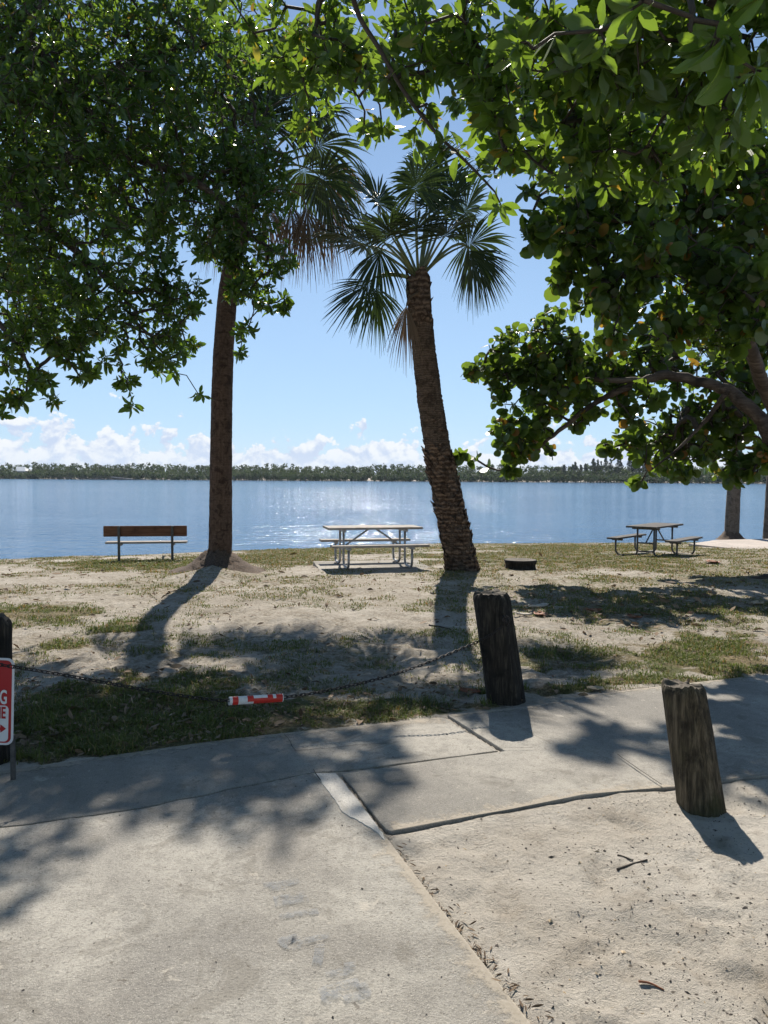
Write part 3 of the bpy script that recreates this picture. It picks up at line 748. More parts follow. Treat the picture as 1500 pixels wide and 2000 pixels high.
# ---------------- overhanging tree: larger oval leaves near the camera
OT = [(560, 40, 6.2, 60), (640, 90, 6.2, 85), (700, 50, 6.0, 80), (620, 190, 6.4, 60), (700, 190, 6.2, 55), (560, 150, 6.4, 50), (745, 245, 6.0, 24), (500, 60, 6.4, 40), (440, 20, 6.4, 40),
      (790, 60, 5.2, 85), (860, 120, 5.2, 80), (940, 50, 4.8, 95), (1020, 100, 4.6, 100), (1120, 60, 4.2, 120), (1230, 110, 4.0, 120), (1340, 70, 3.7, 130), (1450, 110, 3.5, 130),
      (1010, 220, 4.9, 75), (1110, 220, 4.7, 100), (1230, 230, 4.4, 110), (1350, 230, 4.2, 100), (1460, 240, 4.0, 80), (930, 190, 5.1, 50), (960, 280, 5.1, 42), (1040, 310, 5.0, 60), (1130, 340, 4.9, 55), (880, 300, 5.2, 22), (1180, 390, 4.8, 16), (1000, 380, 5.0, 18), (840, 210, 5.2, 30), (700, 110, 5.8, 65), (765, 130, 5.4, 55), (830, 60, 5.2, 70), (655, 165, 6.0, 50), (890, 30, 5.0, 60), (590, 110, 6.2, 50), (775, 150, 5.1, 26), (820, 240, 5.15, 18), (870, 290, 5.15, 20), (920, 330, 5.15, 22), (960, 370, 5.1, 18), (955, 160, 4.9, 24), (990, 240, 4.95, 24)]
OTN = [(1350, 60, 2.5, 90, 0.25), (1060, 20, 2.7, 70, 0.25), (1440, 160, 2.6, 60, 0.25), (1200, 30, 2.7, 60, 0.2), (1260, 10, 2.5, 40, 0.2)]
OTX = [(800, -150, 4.4, 140), (1100, -180, 3.8, 160), (1400, -150, 3.2, 160), (1640, 60, 3.6, 120)]
cl = np.concatenate([blob_points(OT, 0.0056), blob_points(OTN, 0.0012), blob_points(OTX, 0.0018)])
tb = np.array([3.4, -1.6, 0.0]); hub = np.array([2.7, 0.3, 4.3])
ot_paths = [([tb + [0, 0, -0.2], tb + [-0.05, 0.1, 1.4], tb + [-0.2, 0.6, 2.9], hub], 0.22, 0.13),
            ([hub, [2.0, -1.5, 5.4], [0.0, -3.0, 6.4], [-3.0, -3.6, 6.6]], 0.11, 0.04), ([hub, [3.6, -2.2, 5.6], [5.2, -3.4, 6.6], [7.0, -4.0, 7.0]], 0.10, 0.04),  # limbs running through the unseen leaf mass added behind the camera
            ([hub, at(900, -330, 3.4), at(690, -40, 4.9), at(760, 130, 5.1), at(840, 245, 5.15), at(930, 335, 5.15), at(965, 375, 5.1)], 0.026, 0.006),
            ([hub, at(980, -260, 3.6), at(905, 0, 4.7), at(955, 140, 4.9), at(985, 215, 4.95), at(1030, 300, 4.95), at(1105, 360, 4.9)], 0.026, 0.006),
            ([hub, at(1250, -220, 3.2), at(1190, 40, 4.0), at(1140, 170, 4.5), at(1080, 270, 4.8)], 0.028, 0.006),
            ([hub, at(1500, -120, 3.0), at(1400, 60, 3.6), at(1330, 170, 4.1), at(1260, 290, 4.4)], 0.028, 0.006),
            ([at(690, -40, 4.9), at(620, 10, 5.9), at(640, 110, 6.2), at(700, 190, 6.2)], 0.03, 0.008),
            ([at(1250, -220, 3.2), at(1340, -20, 2.6), at(1350, 60, 2.5)], 0.02, 0.006)]
_, k2 = build_tree('broadleaf_tree', 'tree with larger pale green oval leaves hanging into the top right from overhead', 'tree', tb, ot_paths, cl, 'oval', 0.108, 0.88, M_leafO, M_twig, 22, (4, 7), 0.05, far=(np.concatenate([np.array([1.0, -3.4, 6.6]) + unit(rng.normal(size=(9000, 3))) * (rng.random((9000, 1))**.4) * [8.5, 5.2, 3.0]]), 0.30))  # far: unseen oversized leaves added behind the camera to block sky light

# ---------------- sea grape: round leaves
SG = [(1075, 400, 9.3, 80), (1050, 480, 9.3, 55), (1180, 400, 9.4, 110), (1210, 440, 10.6, 90), (1120, 450, 9.3, 70), (1280, 460, 9.0, 70), (1330, 380, 10.4, 150), (1460, 400, 10.4, 140), (1170, 520, 9.5, 85), (1110, 500, 9.4, 60), (1290, 540, 10, 120), (1420, 560, 9.8, 130),
      (1255, 640, 9.2, 60), (1330, 630, 9.4, 55), (1440, 640, 9.4, 60), (1490, 680, 9.4, 40), (1200, 590, 9.8, 40), (1380, 300, 11, 110), (1250, 300, 11, 100), (1480, 290, 11, 100), (1400, 480, 11.5, 120), (1520, 560, 10.5, 110), (1170, 300, 11, 70)]
SGL = [(1040, 690, 13.5, 78), (985, 720, 13.5, 62), (930, 725, 13.5, 30), (1110, 710, 13.5, 70), (1040, 770, 13.5, 70), (1100, 760, 13.5, 55), (960, 860, 13.3, 36), (925, 885, 13.3, 26), (1010, 870, 13.4, 46), (1065, 860, 13.4, 40), (1000, 905, 13.3, 22),
       (1190, 740, 13.9, 60, .4), (1260, 700, 14.2, 66, .5), (1240, 800, 13.5, 52), (1320, 830, 14.6, 80), (1400, 850, 14.6, 80), (1460, 810, 14.7, 80), (1250, 870, 13.6, 46), (1190, 860, 13.6, 26), (1265, 930, 13.5, 22), (1340, 910, 13.7, 40), (1420, 915, 13.8, 45), (1350, 710, 14.8, 80), (1440, 730, 14.8, 80), (1120, 830, 13.5, 22), (1090, 890, 13.4, 16), (1140, 800, 13.5, 24), (1500, 890, 13.6, 40), (1165, 690, 13.6, 34)]
SGT = [(1000, 160, 13.0, 46, .45), (930, 110, 13.9, 42, .45), (960, 235, 12, 34, .4), (900, 180, 12.5, 34, .4), (870, 80, 14.5, 40, .45), (1000, 90, 14.6, 40, .45), (935, 40, 15.4, 40, .45), (1060, 220, 12.3, 60, .5), (1130, 160, 12.6, 70, .6), (1210, 210, 12, 80, .6)]
SGX = [(1330, 640, 15.5, 110), (1450, 660, 15.5, 120), (1240, 680, 15, 60), (1640, 450, 12, 180), (1650, 700, 13, 150), (1560, 250, 12, 160), (1700, 300, 14, 180)]
cl = np.concatenate([blob_points(SG, 0.0086), blob_points(SGL, 0.0225), blob_points(SGT, 0.011), blob_points(SGX, 0.0032)])
tb = np.array([7.3, 13.1, -0.08])
sg_paths = [([tb + [0.25, 0, -0.25], tb + [0.05, 0, 0.15], at(1560, 950, 13.1), at(1500, 850, 13.2), at(1445, 782, 13.3), at(1385, 747, 13.4), at(1300, 735, 13.4), at(1230, 752, 13.4), at(1160, 790, 13.4), at(1085, 845, 13.4), at(1050, 880, 13.4)], 0.20, 0.02),
            ([at(1260, 742, 13.4), at(1170, 742, 13.4), at(1090, 745, 13.5), at(1030, 735, 13.5), at(990, 700, 13.5)], 0.06, 0.015),
            ([tb + [0.1, 0.1, 0.1], at(1570, 900, 13.0), at(1490, 760, 12.0), at(1450, 620, 10.8), at(1360, 490, 10.4), at(1220, 430, 10.5), at(1080, 440, 10.6)], 0.17, 0.02),
            ([at(1450, 620, 10.8), at(1360, 560, 10.6), at(1338, 400, 10.8), at(1342, 250, 11)], 0.10, 0.03),
            ([at(1342, 250, 11), at(1240, 215, 11.8), at(1130, 190, 12.4), at(1000, 165, 12.8), at(900, 105, 13.3)], 0.06, 0.015),
            ([at(1420, 760, 13.3), at(1370, 830, 13.6), at(1320, 880, 13.6), at(1270, 920, 13.5)], 0.05, 0.012),
            ([at(1570, 900, 13.0), at(1620, 700, 13), at(1600, 500, 12.5), at(1560, 350, 12)], 0.16, 0.05),
            ([tb + [0.2, 0, 0.1], tb + [-0.5, -0.25, 0.10], tb + [-1.1, -0.35, 0.02], tb + [-1.6, -0.3, -0.12]], 0.15, 0.05),
            ([tb + [0.2, 0, 0.1], tb + [-0.3, -0.7, 0.06], tb + [-0.7, -1.2, -0.1]], 0.13, 0.05)]
_, k3 = build_tree('sea_grape_tree', 'sea grape tree with round leaves and an arched grey limb above the right picnic table', 'tree', tb, sg_paths, cl, 'round', 0.138, 0.98, M_leafS, M_limb, 23, (2, 5), 0.02, 0.006, spread=0.9, upright=0.35)
print('leaves', k1, k2, k3)

# ---------------- palms
def palm_trunk(g, path, r0, r1, seed, flare=0.0, ridge=0.05, step=0.03, sides=40, rough=0.14):
    S = smooth_path(path, 24)
    L = np.concatenate([[0], np.cumsum(np.linalg.norm(np.diff(S, axis=0), axis=1))])
    n_ = int(L[-1] / step); s = np.linspace(0, L[-1], n_)
    P = np.stack([np.interp(s, L, S[:, k]) for k in range(3)], -1)
    t = s / L[-1]
    r = r0 + (r1 - r0) * t + flare * np.exp(-s / 0.16)
    th = np.arange(sides) / sides * 2 * math.pi
    V = []
    ring = (s / 0.085)
    for k in range(n_):
        saw = (ring[k] + 2.2 * fbm(np.cos(th) * 1.7 + 5, np.sin(th) * 1.7 + s[k] * 1.6, seed, 3)) % 1.0
        rr = r[k] * (1 + ridge * (0.5 - saw) + rough * (fbm(np.cos(th) * 4 + 7, np.sin(th) * 4 + s[k] * 6, seed + 1, 4, 0.6) - 0.5))
        V.append(np.stack([P[k, 0] + rr * np.cos(th), P[k, 1] + rr * np.sin(th), np.full(sides, P[k, 2])], -1))
    V = np.concatenate(V)
    i, k = np.meshgrid(np.arange(sides), np.arange(n_ - 1)); j = (i + 1) % sides
    g.add(V, np.stack([(k * sides + i), (k * sides + j), ((k + 1) * sides + j), ((k + 1) * sides + i)], -1).reshape(-1, 4))
    return P, r
def boots(g, P, r, lo, hi, count, seed, size=(0.07, 0.16), out=0.25):
    rg = np.random.default_rng(seed); n_ = len(P)
    for _ in range(count):
        k = int(rg.uniform(lo, hi) * (n_ - 1)); a = rg.uniform(0, 2 * math.pi)
        d = np.array([math.cos(a), math.sin(a), 0]); tn = np.array([-d[1], d[0], 0]); up = unit(P[min(k + 2, n_ - 1)] - P[max(k - 2, 0)])
        L = rg.uniform(*size); w = L * rg.uniform(0.28, 0.5); o = rg.uniform(0.3, 1.0) * out * L
        b = P[k] + d * (r[k] * 0.94)
        lean = rg.normal() * 0.35
        tip = b + up * L + tn * lean * L + d * o
        th = 0.012
        V = [b - tn * w, b + tn * w, b + tn * w * 0.8 + up * L * 0.6 + d * (o * 0.5 + th), b - tn * w * 0.8 + up * L * 0.6 + d * (o * 0.5 + th), tip - tn * w * 0.35, tip + tn * w * 0.15 + up * L * 0.08,
             b - d * 0.03, b + up * L * 0.6 - d * 0.01]
        g.add(V, [(0, 1, 2, 3), (3, 2, 5, 4)], [(0, 3, 7), (1, 7, 2), (3, 4, 7), (4, 5, 7), (2, 7, 5)])
def frond(root, base, hub, axis, R_, droop, seed, mat, spread=2.5, n_=38, stalk=True, width=1.0, fold=0.12):
    rg = np.random.default_rng(seed); g = Geo()
    base = np.array(base, float); hub = np.array(hub, float); axis = unit(axis)
    c = hub - axis * np.linalg.norm(hub - base) * 0.45
    t = np.linspace(0, 1, 9)[:, None]
    B = (1 - t)**2 * base + 2 * t * (1 - t) * c + t * t * hub
    if stalk: tube(g, B, np.linspace(0.026, 0.012, 9), 5, m=1, rnd=0.4)
    up = np.array([0, 0, 1.0]) + unit(hub - base) * 0.3
    side = np.cross(axis, up) if axis[2] > -0.5 else np.cross(axis, np.array([0.25, 1.0, 0.1]))
    if np.linalg.norm(side) < 0.15: side = np.cross(axis, np.array([0.2, 1, 0]))
    side = unit(side); tw = rg.normal() * 0.35; nr = np.cross(side, axis)
    side, nr = side * math.cos(tw) + nr * math.sin(tw), nr * math.cos(tw) - side * math.sin(tw)
    S_ = np.array([0.0, 0.25, 0.52, 0.68, 0.84, 1.0]); n_ = int(n_ * 1.25); da = 2 * spread / n_
    for k in range(n_):
        ph = -spread + (k + 0.5) * da + rg.normal() * 0.025
        d = axis * math.cos(ph) + side * math.sin(ph) + nr * (0.25 * abs(math.sin(ph)) + rg.normal() * 0.05)
        d = unit(d)
        L = R_ * (0.72 + 0.28 * math.cos(ph * 0.62)) * rg.uniform(0.88, 1.08)
        st = hub + axis * 0.16 * R_ * max(0.0, 1 - abs(ph) / spread * 1.15)
        sw = np.cross(d, nr); sw = unit(sw)
        dr = droop * rg.uniform(0.6, 1.6) + 0.08
        V = []
        for s in S_:
            p = st + d * L * s * (1 - 0.10 * dr * s) + np.array([0, 0, -dr * L * 0.55 * s**2.3])
            w = 2 * s * L * math.tan(da / 2) * 1.25 * width + 0.004 if s <= 0.55 else 2 * 0.54 * L * math.tan(da / 2) * 1.2 * width * (1 - ((s - 0.52) / 0.48)**1.3)
            w = max(w, 0.0025)
            V += [p - sw * w / 2 + nr * fold * w, p - nr * fold * w, p + sw * w / 2 + nr * fold * w]
        q = []
        for i in range(len(S_) - 1):
            a = i * 3; q += [(a, a + 1, a + 4, a + 3), (a + 1, a + 2, a + 5, a + 4)]
        g.add(V, q, None, 0, rg.uniform(0.2, 0.9))
    part('frond', g, [mat, M_stalk if mat is M_frond else M_dead], root)

# left palm (tall, straight)
lb = gnd(428, 1113, -0.05); lb = np.array([lb[0], lb[1], 0.0]); lb[2] = float(zbase(lb[0], lb[1])); YL = lb[1]
root = thing('palm_tree', 'tall straight palm with a brown trunk rising from a root mound beside the bench', 'palm tree', lb)
g = Geo(); path = [lb + [0, 0, -0.1], at(431, 1010, YL), at(432, 850, YL), at(436, 700, YL), at(447, 560, YL), at(470, 450, YL), at(497, 335, YL + 0.1)]
P_, r_ = palm_trunk(g, path, 0.215, 0.15, 5, 0.05, 0.010, rough=0.12)
boots(g, P_, r_, 0.82, 1.0, 90, 6, (0.08, 0.2), 0.5)
part('trunk', g, M_bark_l, root, True)
g = Geo(); th = np.linspace(0, 2 * math.pi, 41)[:-1]; V = []; rs = np.linspace(0.16, 0.84, 13)
for q, rr in enumerate(rs):
    hgt = 0.38 * (1 - ((rr - 0.16) / 0.68))**1.5 + 0.02
    nz = fbm(np.cos(th) * 6 + 3, np.sin(th) * 6 + rr * 14, 77, 4, 0.65) - 0.5
    V.append(np.stack([lb[0] - 0.02 + rr * np.cos(th) * (1 + 0.25 * nz), lb[1] - 0.05 + rr * np.sin(th) * (1 + 0.25 * nz), lb[2] + hgt + 0.10 * nz * (hgt + 0.02) / 0.2], -1))
i, k = np.meshgrid(np.arange(40), np.arange(12)); j = (i + 1) % 40
g.add(np.concatenate(V), np.stack([k * 40 + i, (k + 1) * 40 + i, (k + 1) * 40 + j, k * 40 + j], -1).reshape(-1, 4))
part('root_mound', g, M_roots, root, True)
T0 = at(497, 335, YL + 0.1)
FR = [((425, 205), (-.5, 0, .7), -.3, 0), ((455, 160), (-.25, .3, 1), .3, 0), ((492, 150), (0, -.1, 1), -.2, 0), ((530, 160), (.3, .2, 1), .2, 0), ((575, 190), (.6, -.2, .9), -.4, 0), ((610, 235), (.9, .1, .5), -.5, 0),
      ((615, 285), (1, -.2, .0), -.3, 0), ((395, 260), (-1, 0, .3), .2, 0), ((390, 330), (-1, -.2, -.2), -.2, 0), ((520, 240), (.1, -1, .5), -1.0, 0), ((470, 260), (-.2, -.8, .6), -1.0, 0), ((560, 260), (.5, -.7, .3), -.9, 0),
      ((625, 345), (.7, -.1, -.7), -.3, 0), ((590, 330), (.5, .5, -.4), .5, 0), ((640, 320), (.7, .2, -.6), .3, 1), ((598, 405), (.12, 0, -1), -.2, 1), ((568, 400), (-.05, .1, -1), .0, 1), ((635, 395), (.25, .1, -1), .3, 1), ((440, 395), (-.3, 0, -1), -.2, 1), ((520, 400), (.1, -.2, -1), -.4, 1)]
for q, ((hx, hy), ax, dY, dead) in enumerate(FR):
    frond(root, T0 + [0, 0, -0.05 - 0.35 * dead], at(hx, hy, YL + dY), np.array(ax), 0.85 if dead else 0.92, 0.9 if dead else 0.5 + 0.25 * (q % 3), 100 + q, M_dead if dead else M_frond, 0.85 if dead else 2.2, 34)

# right palm (leaning, rough boots)
rb = gnd(907, 1117, -0.03); rb = np.array([rb[0], rb[1] + 0.25, 0.0]); rb[2] = float(zbase(rb[0], rb[1])); YR = rb[1]; YT = YR - 1.9
root = thing('palm_tree', 'leaning palm with rough shaggy trunk between the two picnic tables', 'palm tree', rb)
lerp = lambda t: YR + (YT - YR) * t
g = Geo(); path = [rb + [0.02, 0.05, -0.12], at(893, 1060, lerp(.05)), at(872, 960, lerp(.2)), at(852, 860, lerp(.38)), at(837, 760, lerp(.58)), at(826, 660, lerp(.8)), at(819, 600, lerp(.92)), at(817, 545, YT)]
P_, r_ = palm_trunk(g, path, 0.275, 0.165, 8, 0.05, 0.045, rough=0.2)
part('trunk', g, M_bark_r, root, True)
g = Geo(); boots(g, P_, r_, 0.0, 0.44, 700, 9, (0.07, 0.20), 0.42); boots(g, P_, r_, 0.40, 0.66, 160, 10, (0.04, 0.10), 0.28); boots(g, P_, r_, 0.86, 1.0, 90, 12, (0.1, 0.24), 0.15)
part('leaf_boots', g, M_boot, root)
T0 = at(818, 548, YT)
FR = [((742, 400), (-.45, .1, 1), -.2, 0), ((812, 372), (0, -.2, 1), -.4, 0), ((845, 375), (.15, .1, 1), .3, 0), ((880, 395), (.4, .1, 1), -.2, 0), ((840, 340), (.1, .4, 1), .6, 0), ((870, 365), (.25, .3, 1), .5, 0),
      ((905, 420), (.55, -.1, 1), .2, 0), ((712, 440), (-.9, 0, .7), .1, 0), ((765, 462), (-.3, -.8, .2), -.6, 0), ((815, 450), (0, -.8, .1), -.7, 0), ((868, 462), (.3, -.8, .2), -.6, 0), ((850, 410), (.2, .7, .6), .7, 0),
      ((725, 480), (-1, .1, .2), .3, 0), ((690, 470), (-1, -.1, .25), -.1, 0), ((912, 478), (.8, .2, .3), .4, 0), ((735, 395), (-.7, .4, .8), .6, 0),
      ((744, 488), (-.25, -.2, -1), -.3, 2), ((722, 550), (-.75, -.1, -.75), -.2, 3), ((735, 562), (.05, .2, -1), .2, 2), ((916, 490), (.30, -.1, -1), -.2, 2), ((924, 492), (.7, .1, -1), .1, 2), ((794, 598), (-.1, -.1, -1), -.3, 1)]
for q, ((hx, hy), ax, dY, st) in enumerate(FR):
    rad = {0: 0.76, 1: 0.60, 2: 0.70, 3: 0.78}[st]; spr = {0: 2.3, 1: 0.62, 2: 1.15, 3: 1.3}[st]
    frond(root, T0 + ([0.0, -0.12, -0.22] if st == 1 else [0, 0, 0]), at(hx, hy, YT + dY), np.array(ax), rad, {0: 0.16 + 0.3 * ((q * 7) % 4) / 3, 1: 0.8, 2: 0.5, 3: 0.18}[st], 200 + q, M_dead if st == 1 else M_frond, spr, 40 if st != 1 else 30)

# third and fourth palms on the right shore: crowns hidden in the sea grape
for (px, py, wid, lab, s_) in ((1428, 1053, 0.19, 'pale grey palm trunk with a flared foot at the water edge on the right', 11), (1503, 1056, 0.17, 'slim trunk cut by the right edge of the view, beside the paved lakeside walk', 12)):
    b = gnd(px, py, -0.40); b = np.array([b[0], b[1], float(zbase(b[0], b[1]))])
    root = thing('palm_tree', lab, 'palm tree', b)
    g = Geo(); path = [b + [0, 0, -0.15], b + [0.03, 0, 1.2], b + [0.08, 0, 3.5], b + [0.0, 0.1, 6.6]]
    P_, r_ = palm_trunk(g, path, wid + 0.05, wid - 0.03, s_, 0.0, 0.025, 0.06)
    part('trunk', g, M_bark_g, root, True)
    if s_ == 11:
        g = Geo(); rr = np.linspace(0.17, 0.52, 9); V = []
        for q, r0 in enumerate(rr):
            nz = fbm(np.cos(th) * 4, np.sin(th) * 4 + r0 * 8, 88, 3) - 0.5
            V.append(np.stack([b[0] + r0 * np.cos(th) * (1 + .2 * nz), b[1] + r0 * np.sin(th) * (1 + .2 * nz), b[2] + 0.14 + 0.36 * (1 - (r0 - .17) / .35)**1.8 - 0.03 + 0.05 * nz], -1))
        i, k = np.meshgrid(np.arange(40), np.arange(8)); j = (i + 1) % 40
        g.add(np.concatenate(V), np.stack([k * 40 + i, (k + 1) * 40 + i, (k + 1) * 40 + j, k * 40 + j], -1).reshape(-1, 4))
        part('root_mound', g, M_roots, root, True)
    rg = np.random.default_rng(s_)
    for q in range(16):
        a = q * 2.399; e = rg.uniform(-0.5, 1.2); d = np.array([math.cos(a) * math.cos(e), math.sin(a) * math.cos(e), math.sin(e)])
        hub_ = path[-1] + d * rg.uniform(0.8, 1.1) + [0, 0, 0.2]
        frond(root, path[-1], hub_, d + [0, 0, -0.2], 0.95, 0.6, 300 + q + s_ * 20, M_frond, 2.0, 26)

# ---------------- far shore
rng = np.random.default_rng(31)
g = Geo()
def clumps(g, centers, radii, per, leaf, squash=0.8):
    for c, r in zip(centers, radii):
        p = unit(rng.normal(size=(per, 3))) * (rng.random((per, 1))**0.35) * r * [1, 1, squash] + c
        nrm = unit(unit(p - c) + rng.normal(size=(per, 3)) * 0.5); t1 = unit(np.cross(nrm, rng.normal(size=(per, 3)))); t2 = np.cross(nrm, t1)
        s = leaf * rng.uniform(0.5, 1.2, (per, 1))
        V = np.stack([p - t1 * s - t2 * s * .6, p + t1 * s - t2 * s * .6, p + t1 * s * .7 + t2 * s * .7, p - t1 * s * .7 + t2 * s * .7], 1).reshape(-1, 3)
        shade = np.clip(rng.normal(0.5, 0.2) + rng.normal(size=per) * 0.12, 0, 0.95)
        g.add(V, np.arange(per * 4).reshape(-1, 4), None, 0, np.repeat(shade, 4))
for row in range(5):
    xsr = np.arange(-270, 270, 2.1) + rng.normal(size=len(np.arange(-270, 270, 2.1))) * 1.0
    for x in xsr:
        y = far_shore(x) + 3 + row * 6 + rng.normal() * 1.5
        H = (3.4 + row * 0.95) * rng.uniform(0.90, 1.06) * (0.90 + 0.45 * fbm(np.array([x * 0.03]), np.array([row * 2.0]), 61)[0])
        if row in (1, 2) and 20 < 750 + 1500 * x / y < 62: H = min(H, 2.9)
        r = rng.uniform(1.3, 2.1)
        zz = float(zbase(x, y))
        cs = [(x, y, zz + H - r * 0.7), (x + rng.normal(), y - 1, zz + H * 0.5), (x + rng.normal() * 1.2, y - 0.8, zz + H * 0.22 + 0.3)]
        clumps(g, np.array(cs), [r, r * 1.2, r * 1.1][:len(cs)], 44, 0.40)
tag(obj('mangrove_wood', g.mesh('mangrove_wood', M_far)), kind='stuff', label='low dark green mangrove wood along the far shore', cat='woods')

def far_tree(name, label, cat, group, p, H, kind):
    root = thing(name, label, cat, p, group)
    gt = Geo(); tube(gt, [p + [0, 0, -0.3], p + [0.2, 0, H * 0.5], p + [0.1, 0, H * 0.95]], [0.22, 0.16, 0.05], 6)
    part('trunk', gt, M_twig, root)
    gc = Geo()
    if kind == 'pine':
        hs = rng.uniform(0.15, 1.0, 34)**0.8; cs = [p + [rng.normal() * 1.5 * (1.08 - h), rng.normal() * 0.9 * (1.08 - h), H * h] for h in hs]
        clumps(gc, np.array(cs), [0.35 + 0.75 * (1.05 - h) for h in hs], 22, 0.24, 1.5); part('crown', gc, M_pine, root)
    else:
        clumps(gc, p + np.array([[0, 0, H], [rng.normal() * 1.1, 0, H - rng.uniform(.5, 1.2)], [rng.normal() * 1.3, .3, H - rng.uniform(.8, 1.6)]]), [rng.uniform(.45, .9), .9, .9], 26, 0.36, 0.8); part('crown', gc, M_far, root)
for q in range(26):
    px = 1075 + q * 8.6 + rng.normal() * 3
    x0 = at(px, 930, 352)[0]; y = float(far_shore(x0)) + rng.uniform(8, 26); x = at(px, 930, y)[0]
    hh = np.interp(px, [1075, 1120, 1160, 1200, 1240, 1290], [6.5, 8.6, 11.2, 11.8, 11.5, 10])
    far_tree('pine_tree', 'tall feathery grey green pine above the mangroves across the water on the right', 'pine tree', 'pines across the water', np.array([x, y, float(zbase(x, y))]), hh * rng.uniform(0.86, 1.1), 'pine')
for px in (8, 76, 105, 140, 216, 252, 296, 363, 388, 472, 512, 540, 588, 640, 690, 735, 790):
    y = float(far_shore(at(px, 930, 390)[0])) + rng.uniform(16, 30); x = at(px, 930, y)[0]
    top_h = float(at(px, 908 + rng.normal() * 1.6, y)[2]); z0 = float(zbase(x, y))
    far_tree('shore_tree', 'small round topped tree standing above the mangrove skyline across the water', 'tree', 'taller trees in the far skyline', np.array([x, y, z0]), max(6.0, top_h - z0 - 1.3), 'round')

# far house, dock, channel markers
y = float(far_shore(at(42, 920, 420)[0])) + 16
A = at(29, 911.5, y); B_ = at(54, 920, y)
hb = np.array([(A[0] + B_[0]) / 2, y + 3, float(zbase((A[0] + B_[0]) / 2, y))])
root = thing('house', 'small house with a bright white roof in the trees on the far left shore', 'house', hb)
g = Geo(); x0, x1 = A[0], B_[0]; zt, ze = A[2], B_[2]
V = [(x0 + 2.2, y - 2.6, ze), (x1, y - 2.6, ze), (x1 - 2.0, y + 1.2, zt), (x0, y + 1.2, zt), (x0 + 2.2, y + 5, ze), (x1, y + 5, ze)]
V += [(a, b, c - 0.18) for a, b, c in V]
g.add(V, [(0, 1, 2, 3), (3, 2, 5, 4), (0, 6, 7, 1), (4, 5, 11, 10), (6, 9, 8, 7), (9, 10, 11, 8)], [(1, 5, 2), (0, 3, 4)])
part('roof', g, M_roof, root)
g = Geo(); box(g, (x0 + 2.4, y - 2.2, hb[2] - 0.3), (x1 - 0.4, y + 4.6, ze - 0.2), 0); part('wall', g, M_wall, root)
g = Geo(); box(g, ((x0 + x1) / 2 - .8, y - 2.26, ze - 1.9), ((x0 + x1) / 2 + .8, y - 2.205, ze - 0.7), 0); part('window', g, M_dock, root)

yd = 372.0
dl, dr_ = at(152, 931, yd)[0], at(285, 931, yd)[0]
root = thing('dock', 'long dark timber dock with a sloped gangway on the far left shore', 'dock', (dl, yd, WATER))
g = Geo(); box(g, (dl, yd - 1.2, WATER + 0.62), (dr_ - 9, yd + 1.2, WATER + 1.0), 0.02); box(g, (dr_ - 12, yd - 2.6, WATER + 0.12), (dr_, yd - 0.2, WATER + 0.5), 0.02); part('deck', g, M_dock, root)
for q in range(14):
    x = dl + 1 + q * (dr_ - dl - 11) / 13
    for s in (-0.9, 0.9):
        g = Geo(); tube(g, [(x, yd + s, WATER - 1.5), (x, yd + s, WATER + 0.95)], 0.17, 8); part('piling', g, M_dock, root)
g = Geo(); tube(g, [(dl - 8, yd + 6, WATER + 2.3), (dl, yd + 0.9, WATER + 1.75), (dr_ - 9, yd + 0.9, WATER + 1.75)], 0.07, 6); tube(g, [(dl, yd - 0.9, WATER + 1.75), (dr_ - 9, yd - 0.9, WATER + 1.75)], 0.06, 6)
for q in range(12): x = dl + q * (dr_ - 9 - dl) / 11; tube(g, [(x, yd - 0.9, WATER + 1), (x, yd - 0.9, WATER + 1.75)], 0.05, 5)
part('railing', g, M_dock, root)
g = Geo(); box(g, (-5, -0.5, -0.12), (5, 0.5, 0.12), 0.01, 0, Matrix.Rotation(R(5), 4, 'Y'), (dr_ - 11.5, yd - 0.8, WATER + 1.0)); part('gangway', g, M_rail, root)
g = Geo(); box(g, (dl - 9, yd + 0.6, WATER + 0.8), (dl + 0.02, yd + 2.0, WATER + 1.05), 0.02); part('walkway', g, M_dock, root)

for px, lab in ((457, 'dark channel marker post in the water just right of the tall palm'), (597, 'dark channel marker post in the water above the middle picnic table')):
    y = 300.0; b = at(px, 937, y); b[2] = WATER
    root = thing('channel_marker', lab, 'marker post', b, 'channel markers in the bay')
    g = Geo(); tube(g, [b + [0, 0, -1.5], b + [0, 0, 1.9]], 0.16, 10); part('post', g, M_dock, root, True)
    g = Geo(); box(g, (-0.34, -0.22, 1.25), (0.34, -0.17, 1.85), 0.01, 0, None, b); part('sign_board', g, M_dock, root)
